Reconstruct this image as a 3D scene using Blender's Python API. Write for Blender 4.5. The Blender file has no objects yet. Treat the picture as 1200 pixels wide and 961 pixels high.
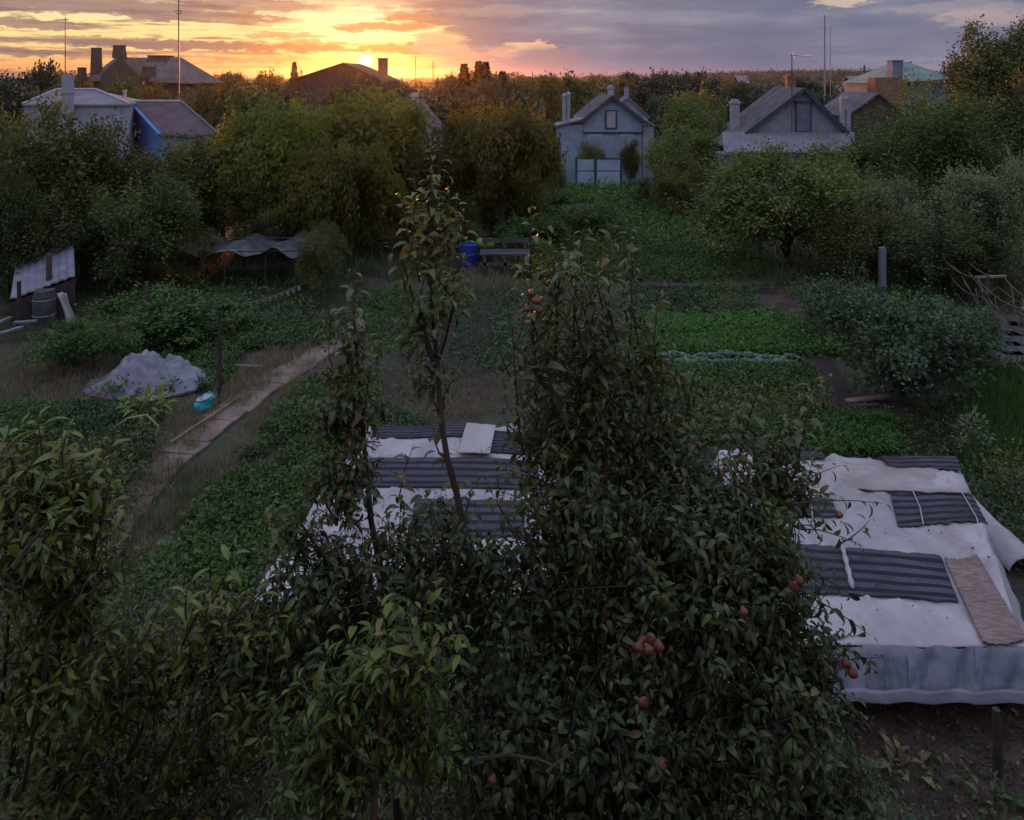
import bpy, bmesh, math, random
import numpy as np
from mathutils import Vector, Matrix, noise as mnoise

random.seed(7); RNG = np.random.default_rng(7)
sc = bpy.context.scene
COL = sc.collection
PI = math.pi

# ------------------------------------------------------------------ camera
F, HC, HOR, CX = 900.0, 7.0, 88.0, 600.0       # focal length in px of a 1200 px wide picture, eye height, horizon row
cam = bpy.data.cameras.new('camera'); cam_o = bpy.data.objects.new('camera', cam); COL.objects.link(cam_o)
cam.sensor_fit = 'HORIZONTAL'; cam.sensor_width = 36; cam.lens = F / 1200 * 36
cam.shift_y = -(480.5 - HOR) / 1200
cam.clip_start = 0.05; cam.clip_end = 20000
cam_o.location = (0, 0, HC); cam_o.rotation_euler = (PI / 2, 0, 0)
sc.camera = cam_o
sc.view_settings.view_transform = 'Standard'; sc.view_settings.look = 'None'
sc.view_settings.exposure = 0.0; sc.view_settings.gamma = 1.0
sc.render.engine = 'CYCLES'
cy = sc.cycles
cy.use_denoising = True
cy.max_bounces = 6; cy.diffuse_bounces = 3; cy.glossy_bounces = 2; cy.transmission_bounces = 4
cy.transparent_max_bounces = 6; cy.volume_bounces = 0; cy.sample_clamp_indirect = 4.0

DISC_EL = 1.05                                  # middle of the visible disc
SUN_AZ, SUN_EL = -10.8, 1.4                    # degrees, azimuth from +Y towards +X

# ------------------------------------------------------------------ sky
world = bpy.data.worlds.new('World'); sc.world = world; world.use_nodes = True
class NB:
    """tiny helper for arithmetic in node trees"""
    def __init__(s, tree): s.t = tree; s.n = tree.nodes; s.l = tree.links
    def node(s, kind, **kw):
        n = s.n.new(kind)
        for k, v in kw.items(): setattr(n, k, v)
        return n
    def put(s, sock, v):
        if isinstance(v, bpy.types.NodeSocket): s.l.new(v, sock)
        elif v is not None:
            if isinstance(v, (tuple, list)) and len(v) == 3 and sock.type == 'RGBA': v = (*v, 1)
            sock.default_value = v
    def m(s, op, a, b=None, c=None):
        n = s.node('ShaderNodeMath', operation=op); s.put(n.inputs[0], a)
        if b is not None: s.put(n.inputs[1], b)
        if c is not None: s.put(n.inputs[2], c)
        return n.outputs[0]
    def vec(s, x, y, z=0.0):
        n = s.node('ShaderNodeCombineXYZ'); s.put(n.inputs[0], x); s.put(n.inputs[1], y); s.put(n.inputs[2], z); return n.outputs[0]
    def noise(s, v, scale=1.0, detail=4.0, rough=0.55, dist=0.0):
        n = s.node('ShaderNodeTexNoise'); s.put(n.inputs['Vector'], v); n.inputs['Scale'].default_value = scale
        n.inputs['Detail'].default_value = detail; n.inputs['Roughness'].default_value = rough; n.inputs['Distortion'].default_value = dist
        return n.outputs[0]
    def smooth(s, v, a, b, lo=0.0, hi=1.0):
        n = s.node('ShaderNodeMapRange', interpolation_type='SMOOTHSTEP'); s.put(n.inputs[0], v)
        for i, q in enumerate((a, b, lo, hi)): s.put(n.inputs[i + 1], q)
        return n.outputs[0]
    def lin(s, v, a, b, lo=0.0, hi=1.0):
        n = s.node('ShaderNodeMapRange'); s.put(n.inputs[0], v)
        for i, q in enumerate((a, b, lo, hi)): s.put(n.inputs[i + 1], q)
        return n.outputs[0]
    def mix(s, f, a, b, mode='MIX'):
        n = s.node('ShaderNodeMix', data_type='RGBA', blend_type=mode); s.put(n.inputs[0], f); s.put(n.inputs[6], a); s.put(n.inputs[7], b)
        return n.outputs[2]
    def ramp(s, v, stops, interp='LINEAR'):
        n = s.node('ShaderNodeValToRGB'); r = n.color_ramp; r.interpolation = interp
        while len(r.elements) < len(stops): r.elements.new(0.5)
        for e, (p, c) in zip(r.elements, stops): e.position = p; e.color = (*c, 1)
        s.put(n.inputs[0], v); return n.outputs[0]

def build_world():
    t = world.node_tree; t.nodes.clear(); B = NB(t)
    out = B.node('ShaderNodeOutputWorld')
    tc = B.node('ShaderNodeTexCoord'); sep = B.node('ShaderNodeSeparateXYZ'); t.links.new(tc.outputs['Generated'], sep.inputs[0])
    X, Y, Z = sep.outputs
    deg = 57.29578
    az = B.m('MULTIPLY', B.m('ARCTAN2', X, Y), deg)
    el = B.m('MULTIPLY', B.m('ARCSINE', Z), deg)
    # distance from the sun in degrees
    sv = (math.sin(math.radians(SUN_AZ)) * math.cos(math.radians(DISC_EL)), math.cos(math.radians(SUN_AZ)) * math.cos(math.radians(DISC_EL)), math.sin(math.radians(DISC_EL)))
    dp = B.node('ShaderNodeVectorMath', operation='DOT_PRODUCT'); t.links.new(tc.outputs['Generated'], dp.inputs[0]); dp.inputs[1].default_value = sv
    dist = B.m('MULTIPLY', B.m('ARCCOSINE', B.m('MINIMUM', dp.outputs['Value'], 0.9999999)), deg)
    # warped elevation gives ragged cloud edges
    nd = B.noise(B.vec(B.m('MULTIPLY', az, 0.35), B.m('MULTIPLY', el, 1.1)), 1.0, 7, 0.62)
    nf = B.noise(B.vec(B.m('MULTIPLY', az, 0.9), B.m('MULTIPLY', el, 2.6), 4.0), 1.0, 6, 0.6)
    elw = B.m('ADD', el, B.m('ADD', B.m('MULTIPLY', B.m('SUBTRACT', nd, 0.5), 1.0), B.m('MULTIPLY', B.m('SUBTRACT', nf, 0.5), 0.9)))
    azw = B.m('ADD', az, B.m('MULTIPLY', B.m('SUBTRACT', nf, 0.5), 5.0))
    def px(x, y): return math.degrees(math.atan((x - CX) / F)), math.degrees(math.atan((HOR - y) / F * math.cos(math.atan((x - CX) / F))))
    def blob(x, y, wx, wy, soft=0.45, slope=0.0):
        a, e = px(x, y); wa = wx / F * deg * 0.92; we = wy / F * deg
        da = B.m('SUBTRACT', azw, a)
        ex = B.m('ADD', elw, B.m('MULTIPLY', da, slope))
        q = B.m('ADD', B.m('POWER', B.m('ABSOLUTE', B.m('DIVIDE', da, wa)), 2.0), B.m('POWER', B.m('ABSOLUTE', B.m('DIVIDE', B.m('SUBTRACT', ex, e), we)), 2.0))
        return B.smooth(q, 1.0 + soft, 1.0 - soft)
    # the clear band low in the west
    ce = B.lin(el, 0.0, 8.0)
    clear = B.ramp(ce, [(0, (.72, .31, .15)), (.11, (.90, .45, .16)), (.24, (.96, .65, .27)), (.42, (.98, .74, .33)), (.62, (.92, .74, .48)), (1.0, (.55, .50, .50))])
    # warm fades to violet away from the sun
    away = B.smooth(dist, 24, 75)
    clear = B.mix(away, clear, (.30, .30, .42))
    # thin streaks everywhere in the band
    ns = B.noise(B.vec(B.m('MULTIPLY', az, 0.16), B.m('MULTIPLY', el, 2.3), 1.7), 1.0, 6, 0.55)
    st = B.smooth(ns, 0.49, 0.62, 0.0, 0.9)
    nss = B.noise(B.vec(B.m('MULTIPLY', az, 0.42), B.m('MULTIPLY', el, 5.2), 5.7), 1.0, 6, 0.6); st = B.m('MAXIMUM', st, B.smooth(nss, 0.55, 0.70, 0.0, 0.6))
    warmgrey = B.mix(B.smooth(dist, 3, 26), (.38, .18, .10), (.23, .15, .155))
    c = B.mix(st, clear, warmgrey)
    # glow through the cloud above and round the sun
    hole = B.m('MULTIPLY', blob(415, 24, 85, 24, 0.9), 0.85)
    c = B.mix(hole, c, (1.12, .86, .46))
    glow = B.m('POWER', 2.718, B.m('MULTIPLY', B.m('POWER', B.m('DIVIDE', dist, 1.4), 1.15), -1.0))
    g = B.mix(glow, (0, 0, 0), (1.6, .78, .16)); c = B.mix(1.0, c, g, 'ADD')
    for (x, y, wx, wy, k, sl) in [(60, 4, 190, 9, .85, .0), (300, 6, 90, 7, .7, .0), (250, 54, 190, 5, .95, .012), (40, 62, 60, 4, .6, 0), (330, 42, 50, 3, .6, 0), (45, 28, 70, 5, .8, 0), (235, 20, 110, 5, .8, .01), (448, 32, 62, 4.5, .85, 0), (465, 57, 52, 5.5, .85, -.02),
                              (500, 21, 55, 7, .9, .03), (372, 50, 40, 3, .6, 0), (120, 45, 60, 2.2, .6, 0), (150, 66, 120, 2.5, .5, 0), (300, 70, 60, 3.5, .5, 0)]:
        c = B.mix(B.m('MULTIPLY', blob(x, y, wx, wy, .5, sl), k), c, B.mix(B.smooth(dist, 1.5, 14), (.38, .16, .08), (.22, .145, .16)))
    # billows right of the sun, pinkish
    c = B.mix(B.m('MULTIPLY', blob(515, 52, 34, 13, .5), .8), c, (.55, .33, .25))
    # the grey cloud deck
    ne = B.noise(B.vec(B.m('MULTIPLY', az, 0.22), B.m('MULTIPLY', el, 1.6), 13.0), 1.0, 8, 0.66)
    edge = B.m('ADD', B.smooth(az, -7.5, 3.5, 4.4, -2.6), B.m('MULTIPLY', B.m('SUBTRACT', ne, 0.5), 7.0))
    deckm = B.smooth(B.m('SUBTRACT', elw, edge), -0.35, 0.8)
    deckm = B.m('MULTIPLY', deckm, B.smooth(az, -14, -5, .35, 1.0))
    deckm = B.m('MAXIMUM', deckm, B.smooth(az, 1.0, 4.5)); deckm = B.m('MAXIMUM', deckm, B.smooth(elw, 4.6, 6.6))
    deckm = B.m('MULTIPLY', deckm, B.m('SUBTRACT', 1.0, B.m('MULTIPLY', blob(400, 22, 60, 13, .9), .75)))
    nl = B.noise(B.vec(B.m('MULTIPLY', az, 0.09), B.m('MULTIPLY', el, 0.55), 9.0), 1.0, 7, 0.58)
    nb = B.noise(tc.outputs['Generated'], 3.0, 6, 0.55)
    hi = B.smooth(el, 7, 22)
    nn = B.mix(hi, nl, nb)
    cool = B.ramp(nn, [(.30, (.10, .125, .215)), (.48, (.15, .163, .25)), (.60, (.205, .212, .295)), (.74, (.40, .35, .36))])
    cool = B.mix(B.smooth(el, 2.6, 0.0, 0.0, 0.55), cool, (.20, .195, .29))
    warm = B.ramp(nn, [(.30, (.20, .145, .155)), (.52, (.30, .205, .19)), (.70, (.66, .42, .26))])
    wf = B.m('MULTIPLY', B.smooth(az, 3.0, -9.0), B.smooth(dist, 45, 12))
    deck = B.mix(wf, cool, warm); deck = B.mix(1.0, deck, B.mix(B.smooth(el, 9, 50), (1, 1, 1), (3.6, 3.65, 3.2)), 'MULTIPLY')  # deck made brighter high overhead, out of view, as added light for the garden
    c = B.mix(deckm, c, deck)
    # mauve billows low between the sun and the grey deck
    nbw = B.noise(B.vec(B.m('MULTIPLY', az, 0.8), B.m('MULTIPLY', el, 1.5), 21.0), 1.0, 7, 0.6)
    bw = B.m('MULTIPLY', B.m('MULTIPLY', B.smooth(az, -6.5, -4.0), B.smooth(az, 6.0, 2.0)), B.smooth(B.m('SUBTRACT', B.m('ADD', 0.9, B.m('MULTIPLY', nbw, 2.2)), el), -0.1, 0.25, 0, .8))
    c = B.mix(bw, c, B.mix(B.smooth(az, -6, 4), (.44, .27, .24), (.27, .22, .28)))
    # peach rims in the deck and its darker bars
    for (x, y, wx, wy, col, k) in [(620, 54, 30, 6, (.80, .50, .32), .8), (590, 62, 22, 7, (.6, .36, .28), .6), (1150, 20, 42, 10, (.50, .38, .35), .55), (985, 2, 30, 6, (.70, .52, .42), .7), (1120, 8, 70, 6, (.36, .30, .33), .5), (570, 14, 60, 6, (.45, .33, .31), .4),
                                   (612, 44, 55, 2.2, (.20, .17, .23), .8), (640, 70, 44, 15, (.25, .20, .25), .8), (850, 7, 75, 6, (.15, .165, .26), .75), (770, 20, 120, 7, (.24, .23, .31), .5),
                                   (1060, 42, 110, 14, (.19, .18, .265), .5)]:
        c = B.mix(B.m('MULTIPLY', blob(x, y, wx, wy, .6), k), c, col)
    disc = B.smooth(dist, 0.50, 0.28)
    c = B.mix(1.0, c, B.mix(disc, (0, 0, 0), (9, 6, 2.2)), 'ADD')
    # physical sky underneath
    sky = B.node('ShaderNodeTexSky', sky_type='NISHITA', sun_disc=False)
    sky.sun_elevation = math.radians(SUN_EL); sky.sun_rotation = math.radians(SUN_AZ); sky.altitude = 50; sky.dust_density = 2.0
    b1 = B.node('ShaderNodeBackground'); t.links.new(sky.outputs[0], b1.inputs[0]); b1.inputs[1].default_value = 0.008
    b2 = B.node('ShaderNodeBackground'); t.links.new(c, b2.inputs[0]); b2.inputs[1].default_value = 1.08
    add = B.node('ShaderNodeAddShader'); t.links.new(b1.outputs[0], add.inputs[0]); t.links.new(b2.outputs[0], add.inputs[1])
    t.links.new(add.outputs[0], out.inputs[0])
    world.cycles.sampling_method = 'MANUAL'; world.cycles.sample_map_resolution = 1024
build_world()

sun = bpy.data.lights.new('sun', 'SUN'); sun_o = bpy.data.objects.new('sun', sun); COL.objects.link(sun_o)
sun.energy = 4.2; sun.angle = math.radians(0.6); sun.color = (1.0, .27, .05)
a, e = math.radians(SUN_AZ), math.radians(SUN_EL)
sun_o.rotation_euler = Vector((-math.sin(a) * math.cos(e), -math.cos(a) * math.cos(e), -math.sin(e))).to_track_quat('-Z', 'Y').to_euler()
sun_o.location = (-10, 50, 30)

# ------------------------------------------------------------------ helpers
def P(x, y, d):                       # a point of the place seen at picture (x, y), d metres out
    return Vector(((x - CX) * d / F, d, HC - (y - HOR) * d / F))
def G(x, y, h=0.0):                   # same, lying at height h
    d = (HC - h) * F / (y - HOR)
    return Vector(((x - CX) * d / F, d, h))

def tag(o, label=None, cat=None, group=None, kind=None):
    if label: o['label'] = label
    if cat: o['category'] = cat
    if group: o['group'] = group
    if kind: o['kind'] = kind
    return o
def empty(name, loc=(0, 0, 0), rz=0, scale=None):
    o = bpy.data.objects.new(name, None); COL.objects.link(o); o.location = loc; o.rotation_euler = (0, 0, rz); o.empty_display_size = .2
    if scale: o.scale = scale
    return o
def link(name, me, parent=None):
    o = bpy.data.objects.new(name, me); COL.objects.link(o)
    if parent: o.parent = parent
    return o
def copy_tree(o, parent=None):
    c = o.copy(); COL.objects.link(c); c.parent = parent
    for k in list(o.children): copy_tree(k, c)
    return c

class MB:
    def __init__(s): s.v = []; s.f = []
    def add(s, vs, fs):
        n = len(s.v); s.v += [tuple(q) for q in vs]; s.f += [tuple(i + n for i in f) for f in fs]; return s
    def box(s, c, size, rz=0.0, rx=0.0, ry=0.0):
        hx, hy, hz = size[0] / 2, size[1] / 2, size[2] / 2
        M = Matrix.Translation(c) @ Matrix.Rotation(rz, 4, 'Z') @ Matrix.Rotation(ry, 4, 'Y') @ Matrix.Rotation(rx, 4, 'X')
        vs = [M @ Vector((x, y, z)) for z in (-hz, hz) for y in (-hy, hy) for x in (-hx, hx)]
        return s.add(vs, [(0, 2, 3, 1), (4, 5, 7, 6), (0, 1, 5, 4), (2, 6, 7, 3), (0, 4, 6, 2), (1, 3, 7, 5)])
    def bar(s, a, b, w, h):                 # a beam between two points
        a = Vector(a); b = Vector(b); d = b - a; q = d.to_track_quat('X', 'Z').to_matrix().to_4x4()
        M = Matrix.Translation((a + b) / 2) @ q; L = d.length / 2
        vs = [M @ Vector((x, y, z)) for z in (-h / 2, h / 2) for y in (-w / 2, w / 2) for x in (-L, L)]
        return s.add(vs, [(0, 2, 3, 1), (4, 5, 7, 6), (0, 1, 5, 4), (2, 6, 7, 3), (0, 4, 6, 2), (1, 3, 7, 5)])
    def tube(s, pts, radii, n=6, cap=True):
        pts = [Vector(p) for p in pts]
        if not hasattr(radii, '__len__'): radii = [radii] * len(pts)
        rings = []; ref = None
        for i, p in enumerate(pts):
            d = (pts[min(i + 1, len(pts) - 1)] - pts[max(i - 1, 0)])
            if d.length < 1e-9: d = Vector((0, 0, 1))
            d.normalize()
            if ref is None: ref = d.orthogonal().normalized()
            u = (ref - d * ref.dot(d))
            if u.length < 1e-6: u = d.orthogonal()
            u.normalize(); ref = u; w = d.cross(u)
            rings.append([p + (u * math.cos(2 * PI * k / n) + w * math.sin(2 * PI * k / n)) * radii[i] for k in range(n)])
        vs = [q for r in rings for q in r]
        fs = [(i * n + k, i * n + (k + 1) % n, (i + 1) * n + (k + 1) % n, (i + 1) * n + k) for i in range(len(pts) - 1) for k in range(n)]
        if cap: fs += [tuple(range(n))[::-1], tuple((len(pts) - 1) * n + k for k in range(n))]
        return s.add(vs, fs)
    def lathe(s, c, prof, n=12):
        c = Vector(c); vs = [c + Vector((r * math.cos(2 * PI * k / n), r * math.sin(2 * PI * k / n), z)) for r, z in prof for k in range(n)]
        fs = [(i * n + k, i * n + (k + 1) % n, (i + 1) * n + (k + 1) % n, (i + 1) * n + k) for i in range(len(prof) - 1) for k in range(n)]
        fs += [tuple(range(n))[::-1], tuple((len(prof) - 1) * n + k for k in range(n))]
        return s.add(vs, fs)
    def grid(s, fn, nu, nv, thick=0.0):
        vs = [fn(i / nu, j / nv) for j in range(nv + 1) for i in range(nu + 1)]
        w = nu + 1; fs = [(j * w + i, j * w + i + 1, (j + 1) * w + i + 1, (j + 1) * w + i) for j in range(nv) for i in range(nu)]
        if thick:
            n = len(vs); vs = vs + [Vector(v) - Vector((0, 0, thick)) for v in vs]
            fs2 = [tuple(n + q for q in f[::-1]) for f in fs]
            rim = [i for i in range(w)] + [j * w + nu for j in range(1, nv + 1)] + [nv * w + i for i in range(nu - 1, -1, -1)] + [j * w for j in range(nv - 1, 0, -1)]
            side = [(rim[k], rim[k] + n, rim[(k + 1) % len(rim)] + n, rim[(k + 1) % len(rim)]) for k in range(len(rim))]
            fs = fs + fs2 + side
        return s.add(vs, fs)
    def mesh(s, name, mat, smooth=False):
        me = bpy.data.meshes.new(name); me.from_pydata(s.v, [], s.f); me.update()
        if mat: me.materials.append(mat)
        if smooth: me.shade_smooth()
        return me
    def build(s, name, mat, parent=None, smooth=False): return link(name, s.mesh(name, mat, smooth), parent)

# ------------------------------------------------------------------ materials
def base_mat(name):
    m = bpy.data.materials.new(name); m.use_nodes = True; t = m.node_tree; t.nodes.clear(); B = NB(t)
    out = B.node('ShaderNodeOutputMaterial'); bs = B.node('ShaderNodeBsdfPrincipled'); t.links.new(bs.outputs[0], out.inputs[0])
    return m, B, bs, out
def surf(name, c1, c2, scale=3.0, rough=0.8, bump=0.3, detail=5, bscale=None, stretch=(1, 1, 1), metal=0.0, extra=None, coord='Object', dist=0.02):
    m, B, bs, out = base_mat(name); tc = B.node('ShaderNodeTexCoord'); mp = B.node('ShaderNodeMapping'); mp.inputs['Scale'].default_value = stretch
    B.l.new(tc.outputs[coord], mp.inputs[0]); v = mp.outputs[0]
    n = B.noise(v, scale, detail, .6); col = B.mix(B.smooth(n, .3, .7), c1, c2)
    n3 = B.noise(v, scale * .17, 3, .6); col = B.mix(B.smooth(n3, .35, .7, 0, .35), col, tuple(q * .6 for q in c1))
    if extra: col = extra(B, v, col)
    B.put(bs.inputs['Base Color'], col); bs.inputs['Roughness'].default_value = rough; bs.inputs['Metallic'].default_value = metal
    if bump:
        bn = B.node('ShaderNodeBump'); bn.inputs['Strength'].default_value = bump; bn.inputs['Distance'].default_value = dist
        B.put(bn.inputs['Height'], B.noise(v, bscale or scale * 3, 6, .65)); B.l.new(bn.outputs[0], bs.inputs['Normal'])
    return m
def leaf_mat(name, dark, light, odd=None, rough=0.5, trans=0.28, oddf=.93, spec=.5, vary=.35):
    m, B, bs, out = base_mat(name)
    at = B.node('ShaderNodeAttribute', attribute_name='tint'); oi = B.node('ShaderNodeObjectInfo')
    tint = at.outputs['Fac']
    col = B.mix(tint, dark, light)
    if odd: col = B.mix(B.smooth(tint, oddf, oddf + .03), col, odd)
    k = B.lin(oi.outputs['Random'], 0, 1, 1 - vary, 1 + vary)
    hv = B.node('ShaderNodeHueSaturation'); B.put(hv.inputs['Color'], col); B.put(hv.inputs['Value'], k)
    B.put(hv.inputs['Hue'], B.lin(B.m('FRACT', B.m('MULTIPLY', oi.outputs['Random'], 7.3)), 0, 1, .5 - .035 * vary / .35, .5 + .03 * vary / .35)); col = hv.outputs[0]
    B.put(bs.inputs['Base Color'], col); bs.inputs['Roughness'].default_value = rough; bs.inputs['Specular IOR Level'].default_value = spec
    tr = B.node('ShaderNodeBsdfTranslucent'); B.put(tr.inputs[0], B.mix(1.0, col, (1.5, 1.5, .7), 'MULTIPLY'))
    mx = B.node('ShaderNodeMixShader'); mx.inputs[0].default_value = trans
    B.l.new(bs.outputs[0], mx.inputs[1]); B.l.new(tr.outputs[0], mx.inputs[2]); B.l.new(mx.outputs[0], out.inputs[0])
    return m

M = {}
M['pear_leaf'] = leaf_mat('pear_leaf', (.022, .046, .020), (.145, .215, .075), (.20, .15, .05), .48, .25, .955, vary=.12)
M['pear_leaf_red'] = leaf_mat('pear_leaf_red', (.028, .048, .022), (.135, .185, .06), (.24, .15, .07), .32, .25, .9, vary=.1)
M['cherry_leaf'] = leaf_mat('cherry_leaf', (.035, .06, .018), (.21, .29, .05), (.24, .19, .06), .34, .3, .94, vary=.12)
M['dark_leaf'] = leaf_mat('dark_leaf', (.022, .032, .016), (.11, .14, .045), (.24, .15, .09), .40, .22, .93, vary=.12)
M['walnut'] = leaf_mat('walnut', (.07, .092, .022), (.22, .225, .042), (.17, .15, .04), .5, .5, .95)
M['tree_green'] = leaf_mat('tree_green', (.04, .075, .022), (.155, .205, .05), (.15, .14, .05), .55, .3, .96)
M['tree_dark'] = leaf_mat('tree_dark', (.05, .068, .024), (.15, .175, .05), (.12, .10, .04), .55, .28, .96)
M['tree_olive'] = leaf_mat('tree_olive', (.07, .08, .026), (.20, .20, .055), (.17, .14, .06), .55, .3, .96)
M['tree_silver'] = leaf_mat('tree_silver', (.09, .13, .07), (.26, .32, .18), (.2, .2, .13), .55, .25, .96)
M['far_green'] = leaf_mat('far_green', (.035, .055, .04), (.10, .135, .085), None, .7, .08)
M['conifer'] = leaf_mat('conifer', (.018, .024, .016), (.045, .05, .028), None, .7, .1)
M['crop'] = leaf_mat('crop', (.03, .07, .022), (.10, .185, .045), (.12, .17, .06), .5, .28, .96, vary=.1)
M['crop_bright'] = leaf_mat('crop_bright', (.035, .095, .022), (.10, .235, .045), None, .5, .3, vary=.12)
M['crop_dark'] = leaf_mat('crop_dark', (.03, .07, .028), (.085, .15, .05), (.11, .14, .06), .5, .25, .96, vary=.1)
M['blue_green'] = leaf_mat('blue_green', (.035, .075, .04), (.125, .205, .10), None, .5, .2, vary=.2)
M['cabbage'] = leaf_mat('cabbage', (.07, .13, .09), (.17, .26, .19), None, .45, .15, vary=.15)
M['yellow_plant'] = leaf_mat('yellow_plant', (.08, .085, .03), (.19, .18, .05), (.32, .25, .06), .6, .3, .9, vary=.1)
M['lime_leaf'] = leaf_mat('lime_leaf', (.12, .17, .035), (.26, .34, .07), None, .4, .3, vary=.1)
M['dry_grass'] = leaf_mat('dry_grass', (.13, .11, .075), (.34, .285, .205), (.10, .13, .05), .8, .2, .85, vary=.1)
M['grass'] = leaf_mat('grass', (.035, .065, .022), (.095, .13, .045), (.22, .17, .10), .6, .25, .93, vary=.1)
M['litter'] = leaf_mat('litter', (.10, .075, .05), (.24, .18, .10), (.16, .19, .07), .8, .1, .8, vary=.1)
M['bark'] = surf('bark', (.05, .04, .033), (.12, .095, .078), 6, .9, .8, stretch=(1, 1, .25))
M['bark_pale'] = surf('bark_pale', (.11, .085, .065), (.22, .17, .13), 8, .85, .6, stretch=(1, 1, .3))
M['soil'] = surf('soil', (.030, .022, .021), (.065, .048, .045), 4, .95, 1.0, bscale=16, dist=.06)
M['soil_red'] = surf('soil_red', (.06, .036, .034), (.12, .075, .066), 5, .95, 1.0, bscale=14, dist=.05)
M['path'] = surf('path', (.17, .12, .105), (.31, .225, .20), 1.6, .9, .6, detail=8, bscale=9, dist=.02)
M['paving'] = surf('paving', (.055, .05, .06), (.10, .095, .11), 3, .85, .5)
M['wood_grey'] = surf('wood_grey', (.055, .052, .06), (.115, .11, .12), 5, .85, .5, stretch=(.3, 3, 3))
M['wood_dark'] = surf('wood_dark', (.03, .024, .022), (.07, .055, .05), 6, .9, .6)
M['wood_tan'] = surf('wood_tan', (.20, .15, .11), (.36, .28, .20), 6, .85, .4)
M['rust'] = surf('rust', (.12, .05, .03), (.26, .11, .06), 9, .9, .4)
M['steel'] = surf('steel', (.2, .21, .25), (.3, .31, .36), 4, .5, .1, metal=.3)
M['antenna'] = surf('antenna', (.10, .09, .09), (.20, .18, .17), 4, .5, .1, metal=.5)
M['pale_mast'] = surf('pale_mast', (.36, .34, .36), (.46, .44, .46), 4, .6, 0)
M['blue_plastic'] = surf('blue_plastic', (.015, .035, .24), (.025, .05, .32), 4, .35, .05)
M['cyan_plastic'] = surf('cyan_plastic', (.0, .36, .47), (.03, .52, .60), 5, .4, .3)
M['lime_plastic'] = surf('lime_plastic', (.14, .28, .04), (.22, .38, .06), 4, .5, .1)
M['rope'] = surf('rope', (.14, .11, .09), (.24, .19, .16), 20, .9, .2)
M['rope_rust'] = surf('rope_rust', (.08, .045, .035), (.14, .08, .06), 20, .9, .2)
M['hose'] = surf('hose', (.28, .25, .12), (.40, .36, .20), 20, .6, .1)
M['white_cloth'] = surf('white_cloth', (.40, .37, .39), (.54, .50, .52), 2.2, .8, .5, dist=.01)
M['brick'] = surf('brick', (.24, .12, .08), (.42, .22, .14), 8, .9, .4)
M['brick_dark'] = surf('brick_dark', (.10, .07, .06), (.20, .13, .10), 8, .9, .4)
M['plaster'] = surf('plaster', (.33, .35, .42), (.46, .48, .56), 2, .85, .2)
M['plaster_blue'] = surf('plaster_blue', (.18, .24, .34), (.26, .33, .45), 2, .85, .2)
M['blue_paint'] = surf('blue_paint', (.06, .20, .52), (.10, .28, .66), 3, .7, .2)
M['trim_dark'] = surf('trim_dark', (.04, .05, .09), (.08, .09, .14), 5, .7, .1)
M['trim_white'] = surf('trim_white', (.40, .41, .46), (.52, .53, .58), 5, .6, .1)
M['pane'] = surf('pane', (.30, .36, .48), (.42, .48, .60), 1, .15, 0)
M['door_grey'] = surf('door_grey', (.15, .16, .22), (.22, .23, .30), 3, .7, .2)
M['fence_blue'] = surf('fence_blue', (.38, .47, .66), (.48, .57, .76), 2, .6, .15)
M['slate'] = surf('slate', (.10, .09, .105), (.19, .17, .19), 1.2, .85, .4, stretch=(1, 1, 1))
M['slate_violet'] = surf('slate_violet', (.12, .08, .11), (.20, .14, .18), 1.2, .75, .3)
M['slate_grey'] = surf('slate_grey', (.16, .155, .195), (.26, .25, .30), 1.0, .75, .3)
M['roof_green'] = surf('roof_green', (.13, .20, .20), (.21, .29, .28), 1.0, .7, .3)
M['roof_dark'] = surf('roof_dark', (.06, .045, .045), (.12, .09, .085), 1.5, .85, .3)
def siding_extra(B, v, col):
    sp = B.node('ShaderNodeSeparateXYZ'); B.put(sp.inputs[0], v)
    fr = B.m('FRACT', B.m('MULTIPLY', sp.outputs[2], 5.0)); return B.mix(B.smooth(fr, .12, .0, 0, .45), col, (.12, .12, .16))
M['siding_grey'] = surf('siding_grey', (.27, .28, .34), (.36, .365, .42), 2.5, .8, .15, extra=siding_extra)
M['siding_blue'] = surf('siding_blue', (.27, .36, .47), (.37, .47, .59), 2.5, .8, .15, extra=siding_extra)
M['fruit'] = surf('fruit', (.15, .04, .036), (.21, .085, .05), 12, .4, .05)
M['film'] = surf('film', (.05, .055, .075), (.13, .145, .18), 3, .35, .5, dist=.02)
M['shed_sheet'] = surf('shed_sheet', (.18, .18, .24), (.28, .28, .36), 3, .6, .3)

def stain(B, v, col):
    n = B.noise(v, 1.3, 6, .65); n2 = B.noise(v, 6.0, 5, .7)
    col = B.mix(B.smooth(n, .47, .66, 0, .65), col, (.27, .215, .22)); return B.mix(B.smooth(n2, .60, .75, 0, .35), col, (.2, .17, .18))
M['sheet'] = surf('sheet', (.38, .355, .40), (.54, .51, .56), 2.0, .6, .45, extra=stain, dist=.02, bscale=9)
M['skirt'] = None
def poly_film(name, c1, c2, alpha):
    m, B, bs, out = base_mat(name); tc = B.node('ShaderNodeTexCoord'); n = B.noise(tc.outputs['Object'], 2.2, 6, .6, .4)
    B.put(bs.inputs['Base Color'], B.mix(B.smooth(n, .35, .7), c1, c2)); bs.inputs['Roughness'].default_value = .25
    B.put(bs.inputs['Alpha'], B.smooth(n, .3, .75, alpha, min(1, alpha + .35)))
    bn = B.node('ShaderNodeBump'); bn.inputs['Strength'].default_value = .1; bn.inputs['Distance'].default_value = .01
    B.put(bn.inputs['Height'], B.noise(tc.outputs['Object'], 3.5, 5, .55, .5)); B.l.new(bn.outputs[0], bs.inputs['Normal']); return m
M['skirt'] = poly_film('skirt', (.15, .175, .235), (.245, .255, .325), .88)
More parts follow.
